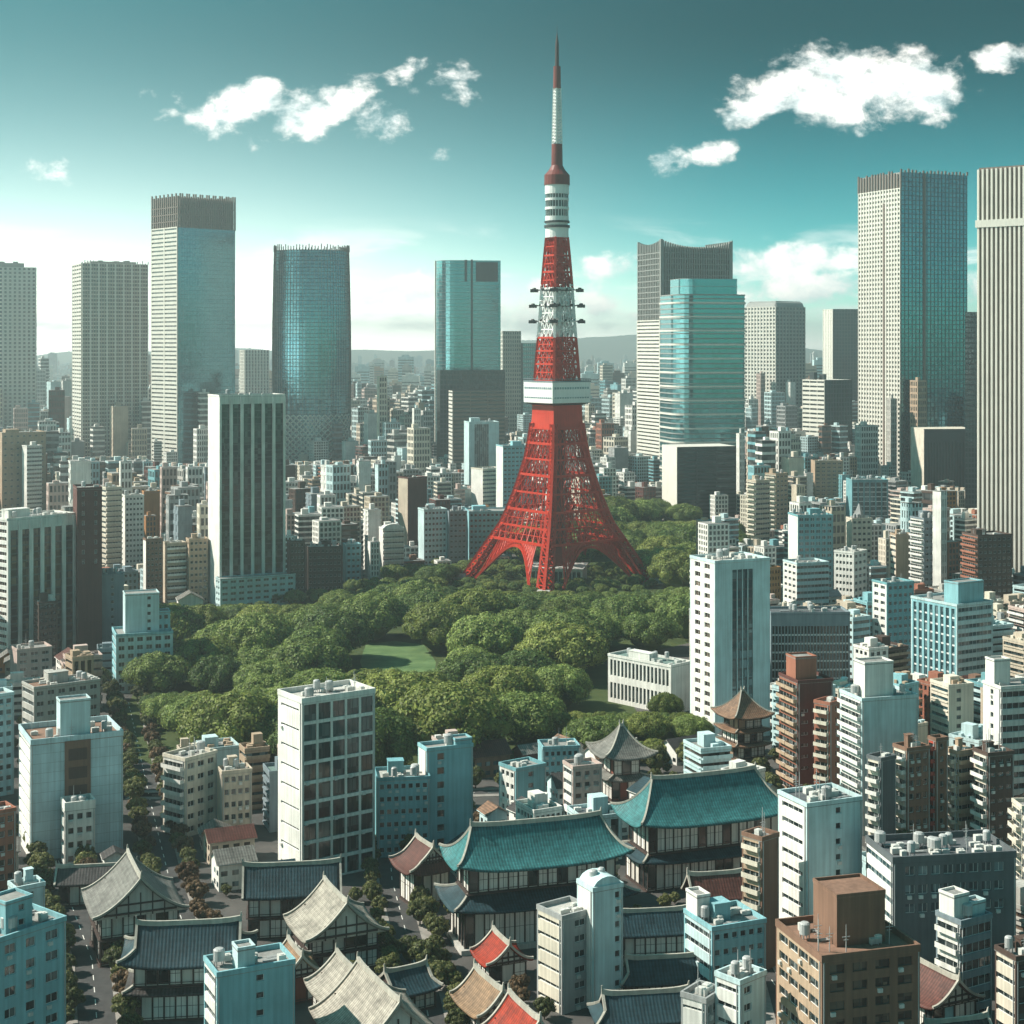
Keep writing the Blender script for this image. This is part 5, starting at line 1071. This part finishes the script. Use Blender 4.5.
hall('low_hall', 'brown low hall with a dark flat pitched roof left of the white gabled house', 'hall', 95, 905, 10, 18, 10, [(0, 0, 6)], [(1, 5.6, 8.5, R_DARK(), dict(tg=0, up=.2, conc=1.1))], group='traditional houses at the bottom')
hall('low_hall', 'teal roofed low hall between the maroon gate and the large cream roofed house', 'hall', 415, 1012, 30, 10, 9, [(0, 0, 4.5)], [(1.2, 4.2, 8, R_NAVY(), dict(tg=.5, up=.8))], group='traditional houses at the bottom')
# ------------------------------------------------------------------ park and street trees
for p in PARKW: pass
_r = random.Random(11)
def scatter_trees():
    xs = [p[0] for p in PARKW]; ys = [p[1] for p in PARKW]; pts = []
    tries = 0
    while tries < 22000 and len(pts) < 275:
        tries += 1; X, Y = _r.uniform(min(xs), max(xs)), _r.uniform(min(ys), max(ys))
        if not inside(PARKW, X, Y) or inside(LAWNW, X, Y) or inside(PLAZA, X, Y): continue
        i, j = int((X - OX) / OC), int((Y - OY) / OC)
        if OCC[i, j]: continue
        R = _r.uniform(15, 25) if tries < 8000 else _r.uniform(6, 11); px, yb = 512 + FPX * X / Y, HOR + FPX * CAMH / Y; hh = R * .34; tot = hh + R * .92
        lim = keep_limit(px - R * FPX / Y, px + R * FPX / Y, yb)
        if px + R * FPX / Y > 618 and px < 708 and 652 < yb < 716: continue
        if px + R * FPX / Y > 612 and px < 708 and 716 <= yb < 790: lim = max(lim, 692)
        if 350 < px < 440 and 640 < yb < 740: lim = max(lim, 668)
        if 452 < px < 668 and 578 < yb < 640: lim = max(lim, 590)
        room = CAMH - (lim - HOR) * Y / FPX if lim else 99
        if tot > room:
            k = room / tot
            if k < .22: continue
            R *= k; hh *= k
        if any((X - a) ** 2 + (Y - b) ** 2 < ((.70 if tries < 12000 else .6) * (R + c)) ** 2 for a, b, c, _ in pts): continue
        pts.append((X, Y, R, hh))
    Xt, Yt = at(557, 580.5); small = []
    for k in range(400):
        X, Y, R = Xt + _r.uniform(-75, 75), Yt + _r.uniform(-62, 60), _r.uniform(3, 5.5)
        if any((X - Xt - q * 57) ** 2 + (Y - Yt - p * 57) ** 2 < 13 ** 2 for q, p in ((1, 0), (-1, 0), (0, 1), (0, -1))) or (abs(X - Xt) < 22 and abs(Y - Yt) < 18): continue
        if any((X - a) ** 2 + (Y - b) ** 2 < (.7 * (R + c)) ** 2 for a, b, c, _ in pts): continue
        if len(small) < 100: small.append((X, Y, R, R * .3)); pts.append((X, Y, R, R * .3))
    for X, Y, R, hh in pts:
        if (X, Y, R, hh) in small: tree('park', X, Y, R, hh, _r, 'small_park_tree')  # small trees around the tower's feet, same crowns and trunks as the rest
        else: tree('park', X, Y, R, hh, _r)
scatter_trees()
def yard_trees():
    n = 0
    for k in range(4000):
        Y = _r.uniform(330, 640); X = _r.uniform(-.36, .36) * Y; i, j = int((X - OX) / OC), int((Y - OY) / OC)
        if OCC[i, j] or inside(PARKW, X, Y): continue
        R = _r.uniform(1.8, 3.6); tree(_r.choice(['street', 'street', 'street', 'russet']), X, Y, R, R * .55, _r, 'yard_tree', 1.1); OCC[i, j] = True; n += 1
        if n > 190: break
def street_trees():
    for pts, kind, off in ((ROADS[0][1], 'street', 6), (ROADS[1][1], 'russet', 5), (ROADS[1][1], 'russet', -5), (ROADS[2][1], 'street', 6), (ROADS[2][1], 'street', -6), (ROADS[0][1], 'russet', -6), (ROADS[4][1], 'street', 5.5)):
        W_ = [mathutils.Vector(at(*p)) for p in pts]
        for a, b in zip(W_, W_[1:]):
            d = b - a; l = d.length; d.normalize(); n = mathutils.Vector((-d.y, d.x)); k = _r.uniform(1, 4)
            while k < l:
                p = a + d * k + n * (off + _r.uniform(-1, 1)); R = _r.uniform(2.6, 4.4)
                if 330 < p.y < 900 and -30 < 512 + FPX * p.x / p.y < 1050: tree(kind if _r.random() < .4 else 'street', p.x, p.y, R, R * .6, _r, 'street_tree', 1.1)
                k += _r.uniform(5.5, 9.5)
    for px, yb, R in ((150, 1012, 4.5), (410, 965, 4.2), (426, 975, 5), (420, 925, 4), (860, 640, 6), (838, 645, 5), (770, 800, 5), (795, 812, 4.5), (808, 806, 4.2), (905, 858, 5), (915, 846, 4), (130, 670, 6), (100, 690, 6), (112, 700, 5), (440, 990, 4), (405, 1000, 4), (760, 782, 5), (690, 770, 6), (705, 772, 5.5), (655, 775, 6)):
        X, Y = at(px, yb); tree('street', X, Y, R, R * .6, _r, 'street_tree', 1.1)
street_trees()

# ------------------------------------------------------------------ the dense city between
WK = ['white'] * 9 + ['cream'] * 5 + ['paleblue'] * 4 + ['beige'] * 3 + ['white'] * 3 + ['tan', 'brown'] + ['maroon', 'darkbrown', 'grey', 'grey', 'concrete', 'concrete', 'paleblue', 'paleblue', 'cyan', 'slate', 'teal', 'pinkish', 'pinkish', 'brick', 'orange']
CN = dict(white='white', cream='cream', beige='beige', tan='tan', brown='brown', maroon='maroon', darkbrown='dark brown', grey='grey', darkgrey='dark grey', paleblue='pale blue', cyan='cyan', teal='teal', brick='brick red', red='red', orange='orange brown', pinkish='pinkish', slate='slate grey', concrete='concrete grey')
FILL = []
def generic(mb, w, d, h, style, rng, lod=0):
    """mats: 0 wall, 1 glass, 2 roof, 3 accent"""
    nf = max(1, int(h / 3.1)); fh = h / nf
    if lod:                                                                # far: glass core with floor slabs and corner piers
        mb.box(.3, w - .3, .3, d - .3, 0, h, 1 if style != 'blank' else 0); st = 1 if nf < 14 else 2
        for f in range(0, nf + 1, st): mb.box(0, w, 0, d, max(0, f * fh - .55 * st), min(h + .3, f * fh + .55 * st), 0)
        nb = max(3, int(w / 2.6))
        if style in ('grid', 'balc'):
            for i in range(nb + 1): a = i * (w - .9) / nb; mb.box(a, a + .9, .05, .5, 0, h, 0)
            for i in range(5): b = .1 + i * (d - 1.4) / 4; mb.box(.05, .5, b, b + 1.2, 0, h, 0); mb.box(w - .5, w - .05, b, b + 1.2, 0, h, 0)
        if style == 'blank': mb.box(-.1, .4, d * .4, d * .6, 0, h + .5, 3)
        mb.box(.2, w - .2, .2, d - .2, h + .3, h + .5, 2); a, b = w * rng.uniform(.1, .5), d * rng.uniform(.2, .5); mb.box(a, a + w * .3, b, b + d * .3, h + .5, h + rng.uniform(2, 5), 0); return
    mb.box(T, w - T, T, d - T, 0, h - .1, 1)
    F = {'band': ('band', dict(sp=.55, mg=.03)), 'grid': ('grid', dict(bay=rng.choice([2.0, 2.6, 3.2]), pw=rng.uniform(.3, .55), sp=rng.uniform(.45, .6))), 'balc': ('balc', {}), 'blank': ('cols', dict(at=[(rng.uniform(.2, .8), 1.8)])), 'strips': ('strips', dict(nb=max(3, int(w / 3)), pw=.35))}[style]
    Ls = F if style in ('grid', 'band') else (('band', dict(sp=.6)) if rng.random() < .5 else ('balc', {}))
    for key, (f, fw) in frames(w, d).items():
        st = Ls if key in 'LR' else F
        if key == 'B': st = ('blank',)
        cols, rows = openings(fw, h, st, 3.1); cut_face(mb, f, fw, h, cols, rows, 0)
        if st[0] == 'balc' and key != 'R':
            nd = max(1, int(fw / 5)); bw = fw / nd
            for (z0, z1) in rows:
                for i in range(nd): mb.fbox(f, i * bw + .1, (i + 1) * bw - .1, -1.1, -.003, z0 - .3, z0 - .1, 0); mb.fbox(f, i * bw + .1, (i + 1) * bw - .1, -1.2, -1.1, z0 - .3, z0 + .8, 3)
        if st[0] == 'band' and rng.random() < .6:
            for (z0, z1) in rows: mb.fbox(f, 0, fw, -.35, -.003, z0 - .5, z0 - .1, 0)
    mb.box(-.1, w + .1, -.1, d + .1, h, h + .1, 2)
    for (a0, a1, b0, b1) in ((-.1, w + .1, -.1, .25), (-.1, w + .1, d - .25, d + .1), (-.1, .25, .25, d - .25), (w - .25, w + .1, .25, d - .25)): mb.box(a0, a1, b0, b1, h + .1, h + 1.1, 0)
    a, b = w * rng.uniform(.08, .45), d * rng.uniform(.2, .45); mb.box(a, a + w * .38, b, b + d * .38, h + .1, h + rng.uniform(2.5, 5), 0)
    for i in range(rng.randint(6, 13)):
        a, b = rng.uniform(.06, .85) * w, rng.uniform(.06, .8) * d; s = rng.uniform(.7, 1.4); mb.box(a, a + s * 1.5, b, b + s, h + .12, h + .3 + s, 3)
    if rng.random() < .4: mb.cyl(w * .75, d * .6, h + .1, h + 3.4, 1.2, n=10, mi=3)
def pitched(mb, w, d, h, rng):
    mb.box(0, w, 0, d, 0, h, 0); e = .7; z = h + min(w, d) * .32
    if rng.random() < .5: R = [(-e, d / 2, z), (w + e, d / 2, z)]; S1 = [(-e, -e, h - .3), (w + e, -e, h - .3), R[1], R[0]]; S2 = [(w + e, d + e, h - .3), (-e, d + e, h - .3), R[0], R[1]]
    else: R = [(w / 2, -e, z), (w / 2, d + e, z)]; S1 = [(-e, d + e, h - .3), (-e, -e, h - .3), R[0], R[1]]; S2 = [(w + e, -e, h - .3), (w + e, d + e, h - .3), R[1], R[0]]
    for s in (S1, S2): mb.face(s, 2); mb.face([(a, b, c - .25) for a, b, c in reversed(s)], 0)
    if R[0][1] == R[1][1]: mb.face([(0, 0, h), (0, d / 2, z - .3), (0, d, h)], 0); mb.face([(w, 0, h), (w, d, h), (w, d / 2, z - .3)], 0)
    else: mb.face([(0, 0, h), (w, 0, h), (w / 2, 0, z - .3)], 0); mb.face([(0, d, h), (w / 2, d, z - .3), (w, d, h)], 0)
    for f in range(max(1, int(h / 3))):
        for i in range(max(2, int(w / 3))): a = .6 + i * 3; mb.box(a, min(w - .3, a + 1.7), -.06, -.003, f * 3 + 1, f * 3 + 2.3, 1)
        for i in range(max(1, int(d / 3))): b = .6 + i * 3; mb.box(-.06, -.003, b, min(d - .3, b + 1.6), f * 3 + 1, f * 3 + 2.3, 1)
NEARMAX = 290
KEEP.extend([(128, 280, 752, 746), (375, 480, 745, 742), (480, 622, 752, 746), (622, 712, 752, 746), (280, 375, 700, 742)])
def fill_city():
    rng = random.Random(77); cand = []
    Y = 330.0
    while Y < 3300:
        st = 12.5 if Y < 620 else (14 if Y < 1000 else (15.5 if Y < 1500 else (19 if Y < 2200 else 24))); half = 545 / FPX * Y + 15
        X = -half
        while X < half:
            cand.append((X + rng.uniform(-4, 4), Y + rng.uniform(-4, 4), st)); X += st + rng.uniform(-2, 4)
        Y += st
    n = 0; far = [MB() for _ in range(1)]; fm = far[0]; farm = []
    for X, Y, st in cand:
        px0 = 512 + FPX * X / Y
        th = radians(rng.choice([16, 20, 24, 28, 33]) if px0 < 600 else rng.choice([20, 26, 32, 38])); w, d = st * rng.uniform(.62, 1.05), st * rng.uniform(.6, .95)
        if inside(PARKW, X, Y) or inside(PARKW, X + w, Y + d): continue
        if 598 < px0 < 702 and 552 < HOR + FPX * CAMH / Y < 722: continue
        ok = False
        for sh in (1, .72, .52):
            if min(w, d) * sh > 4.6 and free(X, Y, th, w * sh, d * sh): w *= sh; d *= sh; ok = True; break
        if not ok: continue
        yb = HOR + FPX * CAMH / Y; c0 = 512 + FPX * (X - d * sin(th)) / (Y + d * cos(th)); c1 = 512 + FPX * (X + w * cos(th)) / (Y + w * sin(th))
        lim = keep_limit(min(px0, c0), max(px0, c1), yb); room = CAMH - (lim - HOR) * Y / FPX if lim else 999
        base = 13 if Y < 480 else (24 if Y < 900 else (40 if px0 > 740 or px0 < 220 else 32))
        h = base * rng.uniform(.5, 1.35) * (1.5 if rng.random() < .2 and Y > 600 else 1)
        if Y > 1500: h *= rng.choice([.7, .8, 1, 1, 1.2, 1.7])
        h = min(h, room)
        if h < 3.4: continue
        i, j = cells(*rect_pts(X, Y, th, w, d)); OCC[i, j] = True
        kind = 'house' if h < 10.5 and Y < 900 else rng.choice(['band', 'grid', 'grid', 'balc', 'balc', 'blank', 'strips'])
        wk = rng.choice(WK); lod = 1 if (n >= NEARMAX or Y > 1500) else 0
        if n < NEARMAX:
            mb = MB(); rt = rng.choice(['grey', 'grey', 'light', 'dark', 'rust', 'green'])
            if kind == 'house': pitched(mb, w, d, min(h, 7.5), rng)
            else: generic(mb, w, d, h, kind, rng, lod)
            rmat = rng.choice([R_NAVY(), R_DARK(), R_BROWN(), R_GREY(), R_MAROON()]) if kind == 'house' else roofm(rt)
            acc = rng.choice([wk, wk, 'white', 'cream', 'tan', 'paleblue'])
            o = mb.build('house' if kind == 'house' else ('apartment_block' if kind in ('balc', 'grid', 'blank') else 'office_block'), [wm(wk), rng.choice([G_DARK(), G_BLUE(), G_BROWN(), G_BLACK()]), rmat, wm(acc)])
            o.location = (X, Y, 0); o.rotation_euler = (0, 0, th); n += 1
            o['category'] = 'house' if kind == 'house' else 'building'; o['group'] = 'small houses between the larger buildings' if kind == 'house' else 'ordinary blocks of the dense city'
            form = {'house': 'pitched roof house', 'band': 'ribbon windowed block', 'grid': 'gridded block', 'balc': 'balconied block', 'blank': 'plain walled block', 'strips': 'vertically ribbed block'}[kind]
            FILL.append((o, CN[wk], form, px0 + (c1 - px0) / 2, yb, HOR + FPX * (CAMH - h) / Y, h, w * FPX / Y))
        else:
            g = MB(); generic(g, w, d, h, kind if kind != 'house' else 'grid', rng, 1); cs, sn = cos(th), sin(th); k0 = len(fm.v); mi = MIDK.index(wk)
            fm.v += [(X + a * cs - b * sn, Y + a * sn + b * cs, c) for a, b, c in g.v]; fm.f += [tuple(q + k0 for q in f) for f in g.f]; fm.m += [len(MIDK) if m_ == 1 else (len(MIDK) + 1 if m_ == 2 else mi) for m_ in g.m]
    # beyond: thousands of small roofs fading into the haze
    rg2 = random.Random(3)
    for k in range(6500):
        Y = 3300 * (3.2 ** (rg2.random() ** 1.3)); X = rg2.uniform(-1, 1) * (.36 * Y); w, d = rg2.uniform(14, 40), rg2.uniform(14, 40); h = rg2.uniform(8, 30) * (1 if rg2.random() < .86 else rg2.uniform(1.6, 4.2)); mi = MIDK.index(rg2.choice(WK))
        k0 = len(fm.v); q = MB(); q.box(X, X + w, Y, Y + d, 0, h, mi)
        if Y < 6000:
            for f in range(1, max(2, int(h / 7))): q.box(X - .3, X + w + .3, Y - .3, Y, f * 7 - 1.8, f * 7 + .6, len(MIDK))
        if h > 45: q.box(X + w * .2, X + w * .7, Y + 2, Y + d * .7, h, h + 5, mi)
        fm.v += q.v; fm.f += [tuple(a + k0 for a in f) for f in q.f]; fm.m += q.m
    tag(fm.build('distant_city', [wm(k) for k in MIDK] + [SG_N, roofm('grey')]), kind='stuff')
MIDK = sorted(set(WK))
fill_city()
yard_trees()

# ------------------------------------------------------------------ descriptions for the many
ORD = ['first', 'second', 'third', 'fourth', 'fifth', 'sixth', 'seventh', 'eighth', 'ninth', 'tenth']
def describe(items, sideword):
    """items: (obj, base text, px, row). names the closest landmark, then counts from the left where the words still agree"""
    by = {}
    for o, txt, px, row in items:
        lm = min(LAND, key=lambda l: (abs(l[0] - px) ** 2 + (1.2 * (l[1] - row)) ** 2)); dx, dy = px - lm[0], row - lm[1]
        rel = ('right of' if dx > 0 else 'left of') if abs(dx) > abs(dy) * .8 else ('below' if dy > 0 else 'above')
        by.setdefault(f'{txt} {rel} the {lm[2]}', []).append((px, o))
    for t, L_ in by.items():
        L_.sort(key=lambda q: q[0])
        for i, (_, o) in enumerate(L_):
            s = t
            if len(L_) == 2: s = t + (', left of two' if i == 0 else ', right of two')
            elif len(L_) > 2: s = t + f', {ORD[i] if i < 10 else i + 1} from left'
            if len(s.split()) > 16: s = s.replace('mid height ', '')
            o['label'] = s
describe([(o, f'{"tall" if h > 40 else ("low" if h < 14 else "mid height")} {c} {f}', px, (yb + yt) / 2) for o, c, f, px, yb, yt, h, pw in FILL], '')
def tword(t): 
    r, X, Y, R, top, kind = t
    if r.name.startswith('small_park_tree'): return 'low green shrub'
    if kind == 'park': return ('small' if R < 8 else ('broad' if R > 12 else 'medium')) + ' round green tree'
    return ('russet' if kind == 'russet' else 'olive') + (' yard tree' if r.name.startswith('yard') else ' street tree')
describe([(t[0], tword(t), 512 + FPX * t[1] / t[2], HOR + FPX * (CAMH - t[4]) / t[2]) for t in TREES] , '')
for t in TREES: t[0]['group'] = 'trees of the park' if t[5] == 'park' else 'small trees along the streets'
